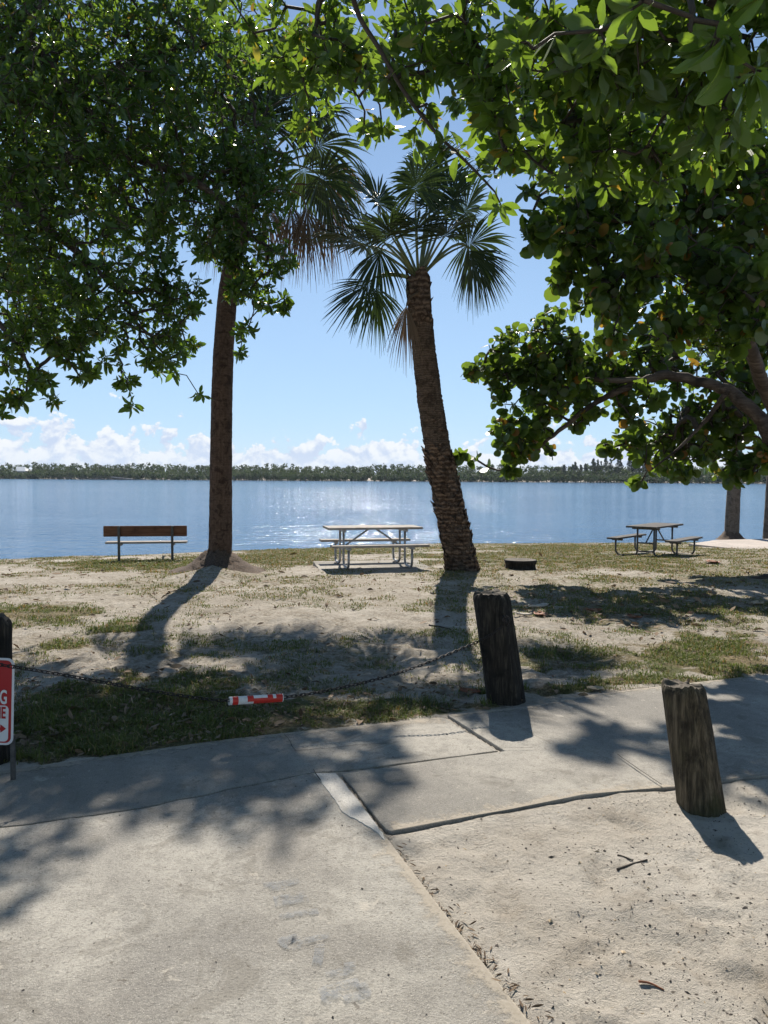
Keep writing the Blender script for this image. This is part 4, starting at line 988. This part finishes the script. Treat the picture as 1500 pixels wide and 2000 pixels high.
#@@PART3
# ================================================================== furniture
# picnic table (local: long axis X, origin on the pad)
def make_table(name, label):
    root = thing(name, label, 'picnic table', (0, 0, 0), 'picnic tables by the water')
    def planks(nm, x, y0, y1, z, t, k, mat):
        g = Geo(); w_ = (y1 - y0) / k
        for i in range(k): box(g, (-x, y0 + i * w_ + 0.004, z - t), (x, y0 + (i + 1) * w_ - 0.004, z), 0.007)
        return part(nm, g, mat, root, False, False)
    planks('tabletop', 0.915, -0.37, 0.37, 0.76, 0.042, 4, M_plank)
    for s in (-1, 1): planks('seat', 0.915, s * 0.70 - 0.14, s * 0.70 + 0.14, 0.46, 0.042, 1, M_plank)
    for x in (-0.60, 0.60):
        for s in (-1, 1):
            g = Geo()
            P = [(x, s * .20, .70), (x, s * .20, .40), (x, s * .20, .16)] + [(x, s * (.20 + .13 * (1 - math.cos(a))), .16 - .13 * math.sin(a)) for a in np.linspace(0.2, math.pi / 2, 6)] + \
                [(x, s * (.62 - .13 * (1 - math.sin(a)) + .0), .03 + .0) for a in (math.pi / 2,)] + [(x, s * (.62 + .12 * math.sin(a)), .16 - .13 * math.cos(a)) for a in np.linspace(0.2, math.pi / 2, 6)] + [(x, s * .74, .40)]
            tube(g, P, 0.0225, 10); part('leg_frame', g, M_galv, root, True, False)
            g = Geo(); box(g, (x - .03, s * .70 - .13, .375), (x + .03, s * .70 + .13, .416), .004); part('seat_bracket', g, M_galv, root, False, False)
        g = Geo(); box(g, (x - .028, -.33, .67), (x + .028, .33, .716), .004); part('top_bracket', g, M_galv, root, False, False)
        g = Geo(); box(g, (x - .018, -.20, .33), (x + .018, .20, .365), .003); part('tie_bar', g, M_galv, root, False, False)
        sg = 1 if x > 0 else -1
        g = Geo(); tube(g, [(x, 0, .345), (sg * .07, 0, .712)], .017, 8); part('brace', g, M_galv, root, False, False)
    return root
def set_at(root, px, py, z, Y, rz, scale=1.0):
    p = at(px, py, Y); root.location = (float(p[0]), float(p[1]), z); root.rotation_euler = (0, 0, rz); root.scale = (scale,) * 3
    return np.array([p[0], p[1], z])
t1 = make_table('picnic_table', 'pale topped picnic table with grey steel legs between the two big palms')
p1 = set_at(t1, 727, 1100, ZT1, 14.55, R(13), 0.98)
t2 = copy_tree(t1); t2['label'] = 'dark picnic table standing end-on in the shade of the sea grape on the right'
p2 = set_at(t2, 1279, 1077, ZT2, 18.1, R(50), 0.97)
for ch in t2.children:
    s = ch.material_slots[0]; s.link = 'OBJECT'; s.material = M_plankdk if ch.name.split('.')[0] in ('tabletop', 'seat') else M_steeldk  # second table takes the darker plank and steel colours
def pad_at(p, rz, hx, hy, top, off=(0, 0)):
    c, s = math.cos(rz), math.sin(rz)
    P = np.array([(p[0] + off[0] + c * a - s * b, p[1] + off[1] + s * a + c * b) for a, b in ((-hx, -hy), (hx, -hy), (hx, hy), (-hx, hy))])
    g = Geo(); from_bm(g, slab(densify(P, 0.15, 0.03, 4), top, 0.14, 0.01)); tag(obj('table_pad', g.mesh('table_pad', M_conc2)), kind='structure')
pad_at(p1, R(10), 1.05, 0.88, ZT1 - 0.002); pad_at(p2, R(30), 1.15, 1.0, ZT2 - 0.002)
P = np.array([gnd(px, py, -0.33)[:2] for px, py in ((1345, 1066), (1400, 1058), (1500, 1056), (1900, 1056), (1900, 1078), (1500, 1077), (1420, 1074))])
g = Geo(); from_bm(g, slab(densify(P, 0.3, 0.08, 8), -0.27, 0.25, 0.01)); tag(obj('lakeside_path', g.mesh('lakeside_path', M_pathsand)), kind='structure')

# bench
bp = at(284, 1094, 17.4); bz = float(zbase(bp[0], bp[1]))
root = thing('park_bench', 'wooden park bench with a brown backrest facing the water on two posts', 'bench', (bp[0], bp[1], bz))
g = Geo(); box(g, (-.92, .03, .555), (.92, .075, .80), .02); part('backrest', g, M_back, root, False, False)
g = Geo(); box(g, (-.90, .10, .385), (.90, .25, .43), .01); box(g, (-.90, .257, .385), (.90, .41, .43), .01); part('seat', g, M_plank, root, False, False)
for x in (-.575, .595):
    g = Geo(); box(g, (x - .027, -.028, -.2), (x + .027, .028, .802), .006); part('post', g, M_steeldk, root, False, False)
    g = Geo(); box(g, (x - .022, .028, .335), (x + .022, .40, .383), .005); part('seat_arm', g, M_steeldk, root, False, False)
root.rotation_euler = (0, 0, R(9))

# timber posts
def make_post(label, base, top, r0, r1, seed, mat):
    root = thing('timber_post', label, 'post', base, 'short timber posts beside the path')
    base = np.array(base); top = np.array(top); n_ = 64; sides = 72; g = Geo()
    th = np.arange(sides) / sides * 2 * math.pi; V = []
    base_ext = base + (base - top) * 0.25
    groove = np.zeros(sides)
    rg = np.random.default_rng(seed)
    for _ in range(13):
        a = rg.uniform(0, 2 * math.pi); wdt = rg.uniform(0.025, 0.07); dep = rg.uniform(0.03, 0.11)
        dd = np.abs((th - a + math.pi) % (2 * math.pi) - math.pi); groove += dep * np.exp(-(dd / wdt)**2)
    for k in range(n_):
        t = k / (n_ - 1); c = base_ext + (top - base_ext) * t
        rr = (r0 + (r1 - r0) * t) * (1 + 0.10 * (fbm(np.cos(th) * 2 + 3, np.sin(th) * 2 + t * 1.4, seed, 3) - 0.5) + 0.08 * (fbm(th * 5.1, np.full(sides, t * 3.0), seed + 4, 3) - 0.5) * (np.abs(th - math.pi) < 3.0))
        gr = groove * (0.35 + 0.9 * vnoise(th * 1.2, np.full(sides, t * 5), seed + 5)); rr = rr * (1 - gr)
        e = max(0.0, (t - 0.95) / 0.05); rr = rr * (1 - 0.15 * e * e)
        zz = c[2] + (t > 0.9) * (fbm(np.cos(th) * 2.5, np.sin(th) * 2.5, seed + 8, 3) - 0.55) * 0.07 * ((t - 0.9) / 0.1)
        V.append(np.stack([c[0] + rr * np.cos(th), c[1] + rr * np.sin(th), zz], -1))
    i, k = np.meshgrid(np.arange(sides), np.arange(n_ - 1)); j = (i + 1) % sides
    g.add(np.concatenate(V), np.stack([k * sides + i, k * sides + j, (k + 1) * sides + j, (k + 1) * sides + i], -1).reshape(-1, 4))
    part('post', g, mat, root, True)
    g = Geo(); ring = V[-1]; W = []; m_ = 8
    cc = ring.mean(0)
    for q in range(m_):
        s = 1 - q / m_; rr_ = cc + (ring - cc) * s
        rr_[:, 2] += (fbm(rr_[:, 0] * 30, rr_[:, 1] * 30, seed + 3, 3) - 0.5) * 0.03 * (q > 0) - 0.008 * (1 - s)
        W.append(rr_)
    V = np.concatenate(W); i, k = np.meshgrid(np.arange(sides), np.arange(m_ - 1)); j = (i + 1) % sides
    ctr = len(V); V = np.vstack([V, cc + [0, 0, -0.008]])
    g.add(V, np.stack([k * sides + i, k * sides + j, (k + 1) * sides + j, (k + 1) * sides + i], -1).reshape(-1, 4), [((m_ - 1) * sides + a, (m_ - 1) * sides + (a + 1) % sides, ctr) for a in range(sides)])
    part('cut_top', g, M_endgrain, root, True)
    return root
f1_ = gnd(989, 1382, 0.0); PB1 = f1_ * (1 + 0.14 / f1_[1]) * [1, 1, 0]; PT1 = at(958, 1158, PB1[1] + 0.02)
make_post('dark leaning timber post with a chain hooked to it at the path edge', PB1, PT1, 0.142, 0.136, 3, M_post)
f2_ = gnd(1368, 1590, 0.0); PB2 = f2_ * (1 + 0.115 / f2_[1]) * [1, 1, 0]; PT2 = at(1333, 1336, PB2[1] + 0.09)
make_post('mossy leaning timber post standing in pale sand, nearest of the posts on the right', PB2, PT2, 0.118, 0.108, 14, M_post2)
PB3 = np.array([-2.262, 4.33, 0.0]); PT3 = np.array([-2.25, 4.34, 0.845])
make_post('dark timber post behind the red and white sign at the left edge', PB3, PT3, 0.13, 0.122, 25, M_post)

# chain: one continuous run of interlocking links
y1 = PB1[1] - 0.16
CH = [at(986, 1218, y1), at(975, 1228, y1 - .012), at(955, 1242, y1 - .02), at(925, 1257, y1 - .02), at(850, 1288, 5.22), at(770, 1317, 5.1), at(690, 1338, 4.97), at(610, 1354, 4.86), at(552, 1362, 4.78), at(500, 1366, 4.7), at(447, 1368, 4.63), at(400, 1365, 4.56), at(300, 1350, 4.42), at(200, 1332, 4.28), at(100, 1314, 4.12), at(30, 1303, 3.99), at(-40, 1292, 3.99), at(-75, 1283, 4.16)]
S = smooth_path(CH, 14); L = np.concatenate([[0], np.cumsum(np.linalg.norm(np.diff(S, axis=0), axis=1))])
pitch = 0.030; nl = int(L[-1] / pitch)
g = Geo(); loop = []
for a in np.linspace(0, math.pi, 6): loop.append((0.0115 + 0.0085 * math.sin(a), 0.0085 * math.cos(a)))
for a in np.linspace(math.pi, 2 * math.pi, 6): loop.append((-0.0115 + 0.0085 * math.sin(a), 0.0085 * math.cos(a)))
loop = np.array(loop)
for q in range(nl):
    s = (q + 0.5) * pitch; c = np.array([np.interp(s, L, S[:, k]) for k in range(3)]); c2 = np.array([np.interp(s + 0.01, L, S[:, k]) for k in range(3)])
    t = unit(c2 - c); b = unit(np.cross(t, [0, 0, 1])); u = np.cross(b, t)
    ang = R(45) + (q % 2) * R(90); w_ = b * math.cos(ang) + u * math.sin(ang)
    tube(g, c + loop[:, :1] * t + loop[:, 1:] * w_, 0.0031, 6, closed=True, cap=False)
chain = obj('chain', g.mesh('chain', M_chain, CH[0], True)); chain.location = CH[0].tolist()
tag(chain, 'rusty iron chain sagging between the dark post and the left edge of the view', 'chain')
# staple and hook hardware on the post
g = Geo(); c = at(988, 1213, y1 - 0.005)
tube(g, [c + [-.02, .02, .035], c + [-.015, -.012, .03], c + [0, -.022, .0], c + [.012, -.012, -.02], c + [.012, .02, -.03]], 0.007, 8)
tube(g, [c + [.0, -.018, .012] + np.array([0.024 * math.cos(a), 0, 0.024 * math.sin(a)]) for a in np.linspace(0, 2 * math.pi, 13)[:-1]], 0.006, 8, closed=True, cap=False)
hk = obj('chain_hook', g.mesh('chain_hook', M_chain, c, True)); hk.location = c.tolist()
tag(hk, 'dark iron eye bolt holding the end of the chain on the leaning post', 'eye bolt')

# striped sleeve on the chain
a0 = at(447, 1368, 4.63); a1 = at(552, 1361.5, 4.78); ax = unit(a1 - a0); Ls = np.linalg.norm(a1 - a0)
b_ = unit(np.cross(ax, [0, 0, 1])); u_ = np.cross(b_, ax)
g = Geo(); sides = 24; th2 = np.arange(sides) / sides * 2 * math.pi
cuts = [0, .012, .055, .057, .115, .16, .19, .325, .44, .475, .49, .60, .70, .715, .80, .86, .97, .985, 1.0]
V = []
for c in cuts:
    r = 0.0215
    V.append(a0 + ax * Ls * c + r * (np.cos(th2)[:, None] * b_ * 0.9 + np.sin(th2)[:, None] * u_ * 1.05) - np.array([0, 0, 0.004]))
V = np.concatenate(V)
for k in range(len(cuts) - 1):
    c = (cuts[k] + cuts[k + 1]) / 2
    for i in range(sides):
        up_ = math.sin(th2[i] + math.pi / sides)
        red = (.055 < c < .16) or (.325 < c < .44 and up_ > -0.15) or (.44 < c < .72 and up_ < 0.45) or (c > .70 and not (.80 < c < .86 and up_ > 0.2) and not c > .985)
        j = (i + 1) % sides
        g.add(V[[k * sides + i, k * sides + j, (k + 1) * sides + j, (k + 1) * sides + i]], [(0, 1, 2, 3)], None, 0 if red else 1)
sl = obj('marker_sleeve', g.mesh('marker_sleeve', [M_tred, M_twhite], a0)); sl.location = a0.tolist()
md = sl.modifiers.new('wall', 'SOLIDIFY'); md.thickness = 0.003
tag(sl, 'red and white striped reflective sleeve threaded on the sagging chain', 'reflective sleeve')

# sign at the left edge
sx1, sy = -1.972, 4.05; W_, H_ = 0.305, 0.47; sz0 = 0.208
root = thing('parking_sign', 'red and white no parking fire lane sign cut by the left edge of the view', 'sign', (sx1 - W_ / 2, sy, 0))
rotS = Matrix.Rotation(R(1.2), 4, 'Y')
def rrect(w_, h_, r, n_=6):
    P = []
    for cx, cz, a0_ in ((w_ / 2 - r, h_ / 2 - r, 0), (-w_ / 2 + r, h_ / 2 - r, 90), (-w_ / 2 + r, -h_ / 2 + r, 180), (w_ / 2 - r, -h_ / 2 + r, 270)):
        for a in np.linspace(a0_, a0_ + 90, n_): P.append((cx + r * math.cos(R(a)), cz + r * math.sin(R(a))))
    return np.array(P)
def plate(P, y, t):
    g = Geo(); n_ = len(P); V = [(p[0], y, p[1]) for p in P] + [(p[0], y + t, p[1]) for p in P]
    V += [(P[:, 0].mean(), y, P[:, 1].mean()), (P[:, 0].mean(), y + t, P[:, 1].mean())]
    g.add(V, [(i, i + n_, (i + 1) % n_ + n_, (i + 1) % n_) for i in range(n_)], [(2 * n_, i, (i + 1) % n_) for i in range(n_)] + [(2 * n_ + 1, (i + 1) % n_ + n_, i + n_) for i in range(n_)])
    return g
face = bpy.data.objects.new('panel', plate(rrect(W_, H_, 0.038), 0, 0.003).mesh('panel', M_white)); COL.objects.link(face); face.parent = root
face.location = (0, 0, sz0 + H_ / 2); face.rotation_euler = (0, R(2.0), 0)
def sub(name, P, y, mat, t=0.001):
    return obj(name, plate(np.asarray(P, float), y, t).mesh(name, mat), face)
sub('red_border', rrect(W_ - 0.024, H_ - 0.024, 0.03), -0.0012, M_red)
def rct(x0, x1, z0, z1): return [(x0, z0), (x1, z0), (x1, z1), (x0, z1)]
sub('white_band', [(p[0], p[1] - 0.118) for p in rrect(W_ - 0.052, 0.195, 0.022)], -0.0024, M_white)
fn = None
def text(s, x, z, size, sx, mat):
    cu = bpy.data.curves.new('lettering', 'FONT'); cu.body = s; cu.size = size; cu.align_x = 'CENTER'; cu.align_y = 'CENTER'; cu.extrude = 0.0006; cu.offset = size * 0.022; cu.resolution_u = 4
    o = bpy.data.objects.new('lettering', cu); COL.objects.link(o)
    dg = bpy.context.evaluated_depsgraph_get(); me = bpy.data.meshes.new_from_object(o.evaluated_get(dg))
    bpy.data.objects.remove(o); me.materials.clear(); me.materials.append(mat)
    xs_ = [v.co.x for v in me.vertices]; wd = max(xs_) - min(xs_)
    k = sx / wd
    for v in me.vertices: v.co = Vector(((v.co.x - (max(xs_) + min(xs_)) / 2) * k, -v.co.z, v.co.y))
    ob = obj('lettering', me, face); ob.location = (x, -0.0042, z); return ob
text('NO', 0, 0.155, 0.16, 0.15, M_white)
text('PARKING', 0, 0.022, 0.105, 0.235, M_white)
text('FIRE LANE', 0, -0.062, 0.088, 0.225, M_red)
for s in (1, -1):
    P = [(s * 0.116, -0.145), (s * 0.085, -0.122), (s * 0.085, -0.138), (s * 0.0, -0.138), (s * 0.0, -0.152), (s * 0.085, -0.152), (s * 0.085, -0.168)]
    P = P if s > 0 else P[::-1]
    g = Geo(); V = [(p[0], -0.0040, p[1]) for p in P]; g.add(V, [(2, 3, 4, 5)], [(0, 1, 6)])
    obj('arrow', g.mesh('arrow', M_red), face)
g = Geo(); box(g, (-.012, .006, -.25), (.012, .024, sz0 + H_ - .02), .003); box(g, (.125, .004, -.2), (.149, .02, sz0 + .05), .003); part('sign_post', g, M_steeldk, root, False, False)

# tree stump
sb = gnd(1022, 1117, -0.05); sb[2] = float(zbase(sb[0], sb[1])); sb[1] += 0.3
root = thing('tree_stump', 'low dark round tree stump right of the leaning palm', 'tree stump', sb)
g = Geo(); sides = 48; th3 = np.arange(sides) / sides * 2 * math.pi; V = []
for k, (r, z) in enumerate(((0.30, -.06), (0.275, .04), (0.27, .08), (0.29, .10), (0.30, .15), (0.285, .165))):
    rr = r * (1 + 0.12 * (fbm(np.cos(th3) * 3, np.sin(th3) * 3 + z, 3, 3) - .5)); V.append(np.stack([sb[0] + rr * np.cos(th3), sb[1] + rr * np.sin(th3), np.full(sides, sb[2] + z)], -1))
i, k = np.meshgrid(np.arange(sides), np.arange(5)); j = (i + 1) % sides
g.add(np.concatenate(V), np.stack([k * sides + i, k * sides + j, (k + 1) * sides + j, (k + 1) * sides + i], -1).reshape(-1, 4)); part('bark', g, M_post, root, True)
g = Geo(); ring = V[-1]; c = ring.mean(0); W = [c + (ring - c) * s for s in (1, .75, .5, .25)]
for q, a in enumerate(W[1:]): a[:, 2] -= 0.012 * (q + 1) - 0.02 * fbm(a[:, 0] * 14, a[:, 1] * 14, 5, 3)
V = np.vstack(W + [c + [0, 0, -.03]]); i, k = np.meshgrid(np.arange(sides), np.arange(3)); j = (i + 1) % sides
g.add(V, np.stack([k * sides + i, k * sides + j, (k + 1) * sides + j, (k + 1) * sides + i], -1).reshape(-1, 4), [(3 * sides + a, 3 * sides + (a + 1) % sides, 4 * sides) for a in range(sides)]); part('cut_top', g, M_endgrain, root, True)

# ---------------- small loose things one can point to
def gz(px, py):
    p = gnd(px, py, 0.0)
    for _ in range(3): p = gnd(px, py, float(zg(np.array([p[0]]), np.array([p[1]]))[0]))
    return p
def stick(label, a, b, r, mat, name='stick', bend=0.1, fork=False):
    A_, B = gz(*a), gz(*b); A_[2] += r * .6; B[2] += r * .6; mid = (A_ + B) / 2 + [0, np.linalg.norm(B - A_) * bend, 0.0]
    g = Geo(); tube(g, smooth_path([A_, mid, B], 8), np.linspace(r, r * .6, 17), 7)
    if fork: tube(g, smooth_path([mid, mid + (A_ - B) * .25 + [0, .09, .03], mid + (A_ - B) * .42 + [0, .12, .01]], 6), np.linspace(r * .8, r * .4, 13), 6)
    o = obj(name, g.mesh(name, mat, A_, True)); o.location = A_.tolist(); tag(o, label, 'stick')
stick('bleached straw coloured stick lying in the shaded grass above the path', (418, 1432), (441, 1402), 0.007, M_lightstick, bend=0.05)
stick('dark broken twig lying on pale sand left of the mossy post', (1206, 1700), (1264, 1681), 0.0065, M_twig, 'twig', 0.02)
stick('short reddish brown twig fragment just above the dark broken twig on the sand', (1206, 1672), (1236, 1682), 0.0055, M_twig, 'twig', 0.10)
stick('thin dark curved twig on the walkway behind the mossy post', (1383, 1396), (1418, 1394), 0.004, M_twig, 'twig', 0.25)
stick('thin brown twig lying on the sand near the slab edge at lower right', (1248, 1918), (1297, 1935), 0.004, M_rust, 'twig', 0.15)
stick('bent brown twig on the concrete near the middle of the front slab', (802, 1802), (842, 1820), 0.0035, M_twig, 'twig', -0.2)
stick('dark twig lying across open sand left of the leaning palm shadow', (838, 1222), (880, 1230), 0.010, M_twig, 'twig', 0.1)
def dead_leaf(label, px, py, size, asp, mat, seed, name='fallen_leaf', lift=0.012):
    rg = np.random.default_rng(seed); p = gz(px, py); a = rg.uniform(0, 2 * math.pi); g = Geo(); V = []; n1, n2 = 7, 7
    for i in range(n1):
        t = i / (n1 - 1); w_ = math.sin(math.pi * (0.08 + 0.86 * t))**0.7 * size * asp / 2
        for j in range(n2):
            s = j / (n2 - 1) * 2 - 1
            x, y = (t - .5) * size, s * w_; z = lift + 0.22 * size * (s * s * .7 * (0.4 + rg.random() * .25) + (t - .5)**2 * rg.uniform(.5, 1.6))
            V.append((p[0] + x * math.cos(a) - y * math.sin(a), p[1] + x * math.sin(a) + y * math.cos(a), p[2] + z))
    g.add(V, [(i * n2 + j, i * n2 + j + 1, (i + 1) * n2 + j + 1, (i + 1) * n2 + j) for i in range(n1 - 1) for j in range(n2 - 1)])
    o = obj(name, g.mesh(name, mat, p, True)); o.location = p.tolist()
    md = o.modifiers.new('thickness', 'SOLIDIFY'); md.thickness = 0.002
    tag(o, label, 'leaf')
dead_leaf('large tan fallen leaf at the walkway edge right of the dark post', 1163, 1349, 0.13, .75, M_tan, 1)
dead_leaf('large tan curled leaf alone on bare sand between the two right posts', 1243, 1226, 0.17, .7, M_tan, 2)
dead_leaf('long pale dry leaf on the grass right of the dark post top', 1052, 1188, 0.32, .38, M_lightstick, 3)
dead_leaf('pale flat leaf scrap touching the right side of the dark post', 1021, 1203, 0.22, .32, M_lightstick, 4)
dead_leaf('rust brown curled leaf below the long pale dry leaf', 1056, 1203, 0.2, .8, M_rust, 5)
dead_leaf('rust brown fallen leaf right of the rusty pair, below the shadow band', 1160, 1195, 0.2, .7, M_rust, 6)
dead_leaf('tan fallen leaf near the right edge in the sunlit grass', 1479, 1181, 0.22, .7, M_tan, 7)
dead_leaf('rust brown leaf standing in the grass left of the long root shadow on the right', 1392, 1100, 0.32, .8, M_rust, 8)
dead_leaf('rust red curled leaf in the grass between the tan leaf and the shadow', 1239, 1208, 0.19, .8, M_rust, 9)
dead_leaf('tan leaf lying in shade at the foot of the dark post on its left', 918, 1355, 0.16, .7, M_rust, 10)
dead_leaf('small yellow green leaf lying on the walkway joint', 653, 1496, 0.05, .7, M_tan, 11)
dead_leaf('small dry brown leaf on the front slab at lower left centre', 411, 1850, 0.035, .5, M_rust, 12)

# ---------------- stuff: grass, litter, bits on the sand
rng = np.random.default_rng(77)
def ground_samples(n_, pxr, pyr):
    px = rng.uniform(*pxr, n_); py = rng.uniform(*pyr, n_)
    d = CF + CR * ((px - 750) / F)[:, None] - CU * ((py - 1000) / F)[:, None]
    P = EYE + d * ((0 - EYE[2]) / d[:, 2])[:, None]
    for _ in range(3):
        z = zbase(P[:, 0], P[:, 1]); P = EYE + d * ((z - EYE[2]) / d[:, 2])[:, None]
    return P
def off_slab(P, marg=0.0):
    d = np.full(len(P), -9.0); k = P[:, 1] < 9
    if k.any():
        x, y = P[k, 0], P[k, 1]; d[k] = np.maximum(np.maximum(inside_dist(POLY_A, x, y), inside_dist(POLY_B, x, y)), inside_dist(POLY_D, x, y))
    return d < marg
# world-uniform scatter with density falling away from the camera
def scatter(n_, y0, y1, halfw=0.62, power=1.0):
    u = rng.random(n_); yy = np.exp(np.log(y0) + (np.log(y1) - np.log(y0)) * u)
    xx = rng.uniform(-1, 1, n_) * (yy * halfw + 0.8); return np.stack([xx, yy, zbase(xx, yy)], -1)
P = scatter(900000, 4.2, 26)
tf = turf(P[:, 0], P[:, 1])
clumpn = fbm(P[:, 0] * 3.2, P[:, 1] * 3.2, 91, 3)
keep = rng.random(len(P)) < np.clip(sstep(0.36, 0.62, clumpn + 0.42 * (tf - 0.45)) * tf * 1.0, 0, 1) * 0.85
P = P[keep]; tf = tf[keep]; k = off_slab(P, 0.012); P = P[k]; tf = tf[k]
P[:, 2] = zg(P[:, 0], P[:, 1])
NB = len(P); print('blades', NB)
sc_ = np.clip(P[:, 1] / 7.0, 0.75, 2.2)
hgt = (1 - 0.35 * sstep(6, 10, P[:, 1])) * rng.uniform(0.018, 0.058, NB) * (0.5 + 0.7 * tf) * np.clip(sc_, 0.9, 1.35); ub, vb = proj(P); tuft = sstep(.45, .7, fbm(P[:, 0] * 2.6, P[:, 1] * 2.6, 95, 3))
hgt = hgt * (1 + tuft * (0.9 * ((ub > 980) & (vb > 1322)) + 0.7 * ((ub < 980) & (vb > 1330)) + 0.35)); wd = 0.0034 * sc_ * rng.uniform(.7, 1.4, NB)
a = rng.uniform(0, 2 * math.pi, NB); lean = rng.uniform(0.2, 1.5, NB)
dx, dy = np.cos(a), np.sin(a)
side = np.stack([-dy, dx, 0 * dx], -1) * wd[:, None]; dirv = np.stack([dx * lean, dy * lean, np.ones(NB)], -1); dirv = dirv / np.linalg.norm(dirv, axis=1)[:, None]
p0 = P - [0, 0, .008]; p1 = P + dirv * (hgt * .6)[:, None]; p2 = P + dirv * hgt[:, None] * 1.05 + np.stack([dx, dy, -0.6 + 0 * dx], -1) * (hgt * .4 * lean)[:, None]
V = np.stack([p0 - side, p0 + side, p1 + side * .8, p1 - side * .8, p2], 1).reshape(-1, 3)
b = np.arange(NB) * 5
dry = np.clip(rng.normal(0.45, 0.25, NB), 0, 0.9); isdry = rng.random(NB) < (0.26 + 0.42 * sstep(8, 12, P[:, 1]) - 0.18 * (tf > .85)); dry[isdry] = rng.uniform(0.955, 1.0, isdry.sum())
g = Geo(); g.add(V, np.stack([b, b + 1, b + 2, b + 3], -1), np.stack([b + 3, b + 2, b + 4], -1), 0, np.repeat(dry, 5))
tag(obj('grass', g.mesh('grass', M_grass)), kind='stuff', label='short patchy green and straw grass on the sand', cat='grass')

# leaf litter: small curled leaves
P = scatter(42000, 4.4, 19)
u, v = proj(P); dens = np.maximum.reduce([sstep(1.2, .5, np.hypot((u - 250) / 420, (v - 1390) / 95)) * 1.0, sstep(1.2, .5, np.hypot((u - 640) / 300, (v - 1370) / 60)) * .55, sstep(1.2, .4, np.hypot((u - 1250) / 300, (v - 1190) / 60)) * .5, sstep(1.2, .4, np.hypot((u - 860) / 70, (v - 1365) / 40)) * .9, 0.09 * (v < 1480) + 0.006])
k = (rng.random(len(P)) < dens * 0.6) & off_slab(P, -0.01); P = P[k]; P[:, 2] = zg(P[:, 0], P[:, 1]) + rng.uniform(.004, .03, len(P))
n_ = len(P); print('litter', n_)
d = unit(rng.normal(size=(n_, 3)) * [1, 1, .22]); N_ = unit(rng.normal(size=(n_, 3)) * .45 + [0, 0, 1])
g = Geo(); add_leaves(g, 'oval', P, d, N_, np.clip(rng.lognormal(-3.05, 0.45, n_), .018, .15) * np.clip(P[:, 1] / 8, .8, 1.5), 0.85, np.clip(rng.beta(1.2, 0.9, n_), 0, 1))
# bark scraps lying along the slab edge
m_ = 170; t = rng.random(m_)
ee = np.array([gnd(752, 1640), gnd(905, 1842), gnd(1040, 2015)]); E = np.stack([np.interp(t, [0, .5, 1], ee[:, i]) for i in range(3)], -1)
nrm = unit(np.array([(ee[2] - ee[0])[1], -(ee[2] - ee[0])[0], 0])) * -1
if nrm[0] < 0: nrm = -nrm
E = E + nrm * np.abs(rng.normal(size=(m_, 1))) * 0.03 + nrm * 0.004; E[:, 2] = zg(E[:, 0], E[:, 1]) + .006
dd = unit(rng.normal(size=(m_, 3)) * [1, 1, .1]); add_leaves(g, 'oval', E, dd, unit(rng.normal(size=(m_, 3)) * .4 + [0, 0, 1]), rng.uniform(.008, .045, m_), 0.35, rng.uniform(0, .5, m_))
tag(obj('leaf_litter', g.mesh('leaf_litter', M_litter)), kind='stuff', label='small curled dry leaves and bark scraps scattered on the ground', cat='leaf litter')

# dark crumbs and pebbles on the pale sand and concrete
def lumps(P, size, mat, name, label):
    T = np.array([(1, 0, 0), (0, 1, 0), (-1, 0, 0), (0, -1, 0), (0, 0, .8), (0, 0, -.6)]); TQ = np.array([(0, 1, 4), (1, 2, 4), (2, 3, 4), (3, 0, 4), (1, 0, 5), (2, 1, 5), (3, 2, 5), (0, 3, 5)])
    n_ = len(P); J = 1 + rng.normal(size=(n_, 6, 3)) * .28; a = rng.uniform(0, 6.28, n_); c, s = np.cos(a)[:, None], np.sin(a)[:, None]
    B = T[None] * J * np.stack([rng.uniform(.5, 1.7, n_), rng.uniform(.5, 1, n_), rng.uniform(.4, .9, n_)], -1)[:, None]
    B = np.stack([B[..., 0] * c - B[..., 1] * s, B[..., 0] * s + B[..., 1] * c, B[..., 2]], -1) * size[:, None, None]
    V = (P[:, None] + B).reshape(-1, 3); g = Geo(); g.add(V, None, (TQ[None] + (np.arange(n_) * 6)[:, None, None]).reshape(-1, 3))
    tag(obj(name, g.mesh(name, mat)), kind='stuff', label=label, cat='gravel')
P = scatter(26000, 2.0, 6.0)
u, v = proj(P); on = off_slab(P, -.005)
cl_ = fbm(P[:, 0] * 5, P[:, 1] * 5, 71, 4)
right = sstep(0.40, 0.66, cl_) * sstep(900, 1350, u)
k = on & (v > 1500) & (rng.random(len(P)) < 0.08 + 0.75 * right); A_ = P[k]; A_[:, 2] = zg(A_[:, 0], A_[:, 1]) + .001
k2 = (~off_slab(P, .03)) & (rng.random(len(P)) < 0.012 + 0.10 * sstep(.60, .70, cl_)); B_ = P[k2]; B_[:, 2] = 0.016
Q = np.concatenate([A_, B_]); szs = np.concatenate([rng.gamma(1.6, 0.0014, len(A_)) + .0010, rng.gamma(2, .0011, len(B_)) + .001])
lumps(Q, np.clip(szs, 0, .0095), M_stone, 'dark_gravel', 'dark crumbs and tiny pebbles scattered over the sand and slab')
k = on & (v > 1520) & (rng.random(len(P)) < 0.05); A_ = P[k]; A_[:, 2] = zg(A_[:, 0], A_[:, 1]) + .001
lumps(A_, np.clip(rng.gamma(2, .0016, len(A_)) + .001, 0, .01), M_tan, 'pale_gravel', 'pale shell grit scattered over the foreground sand')
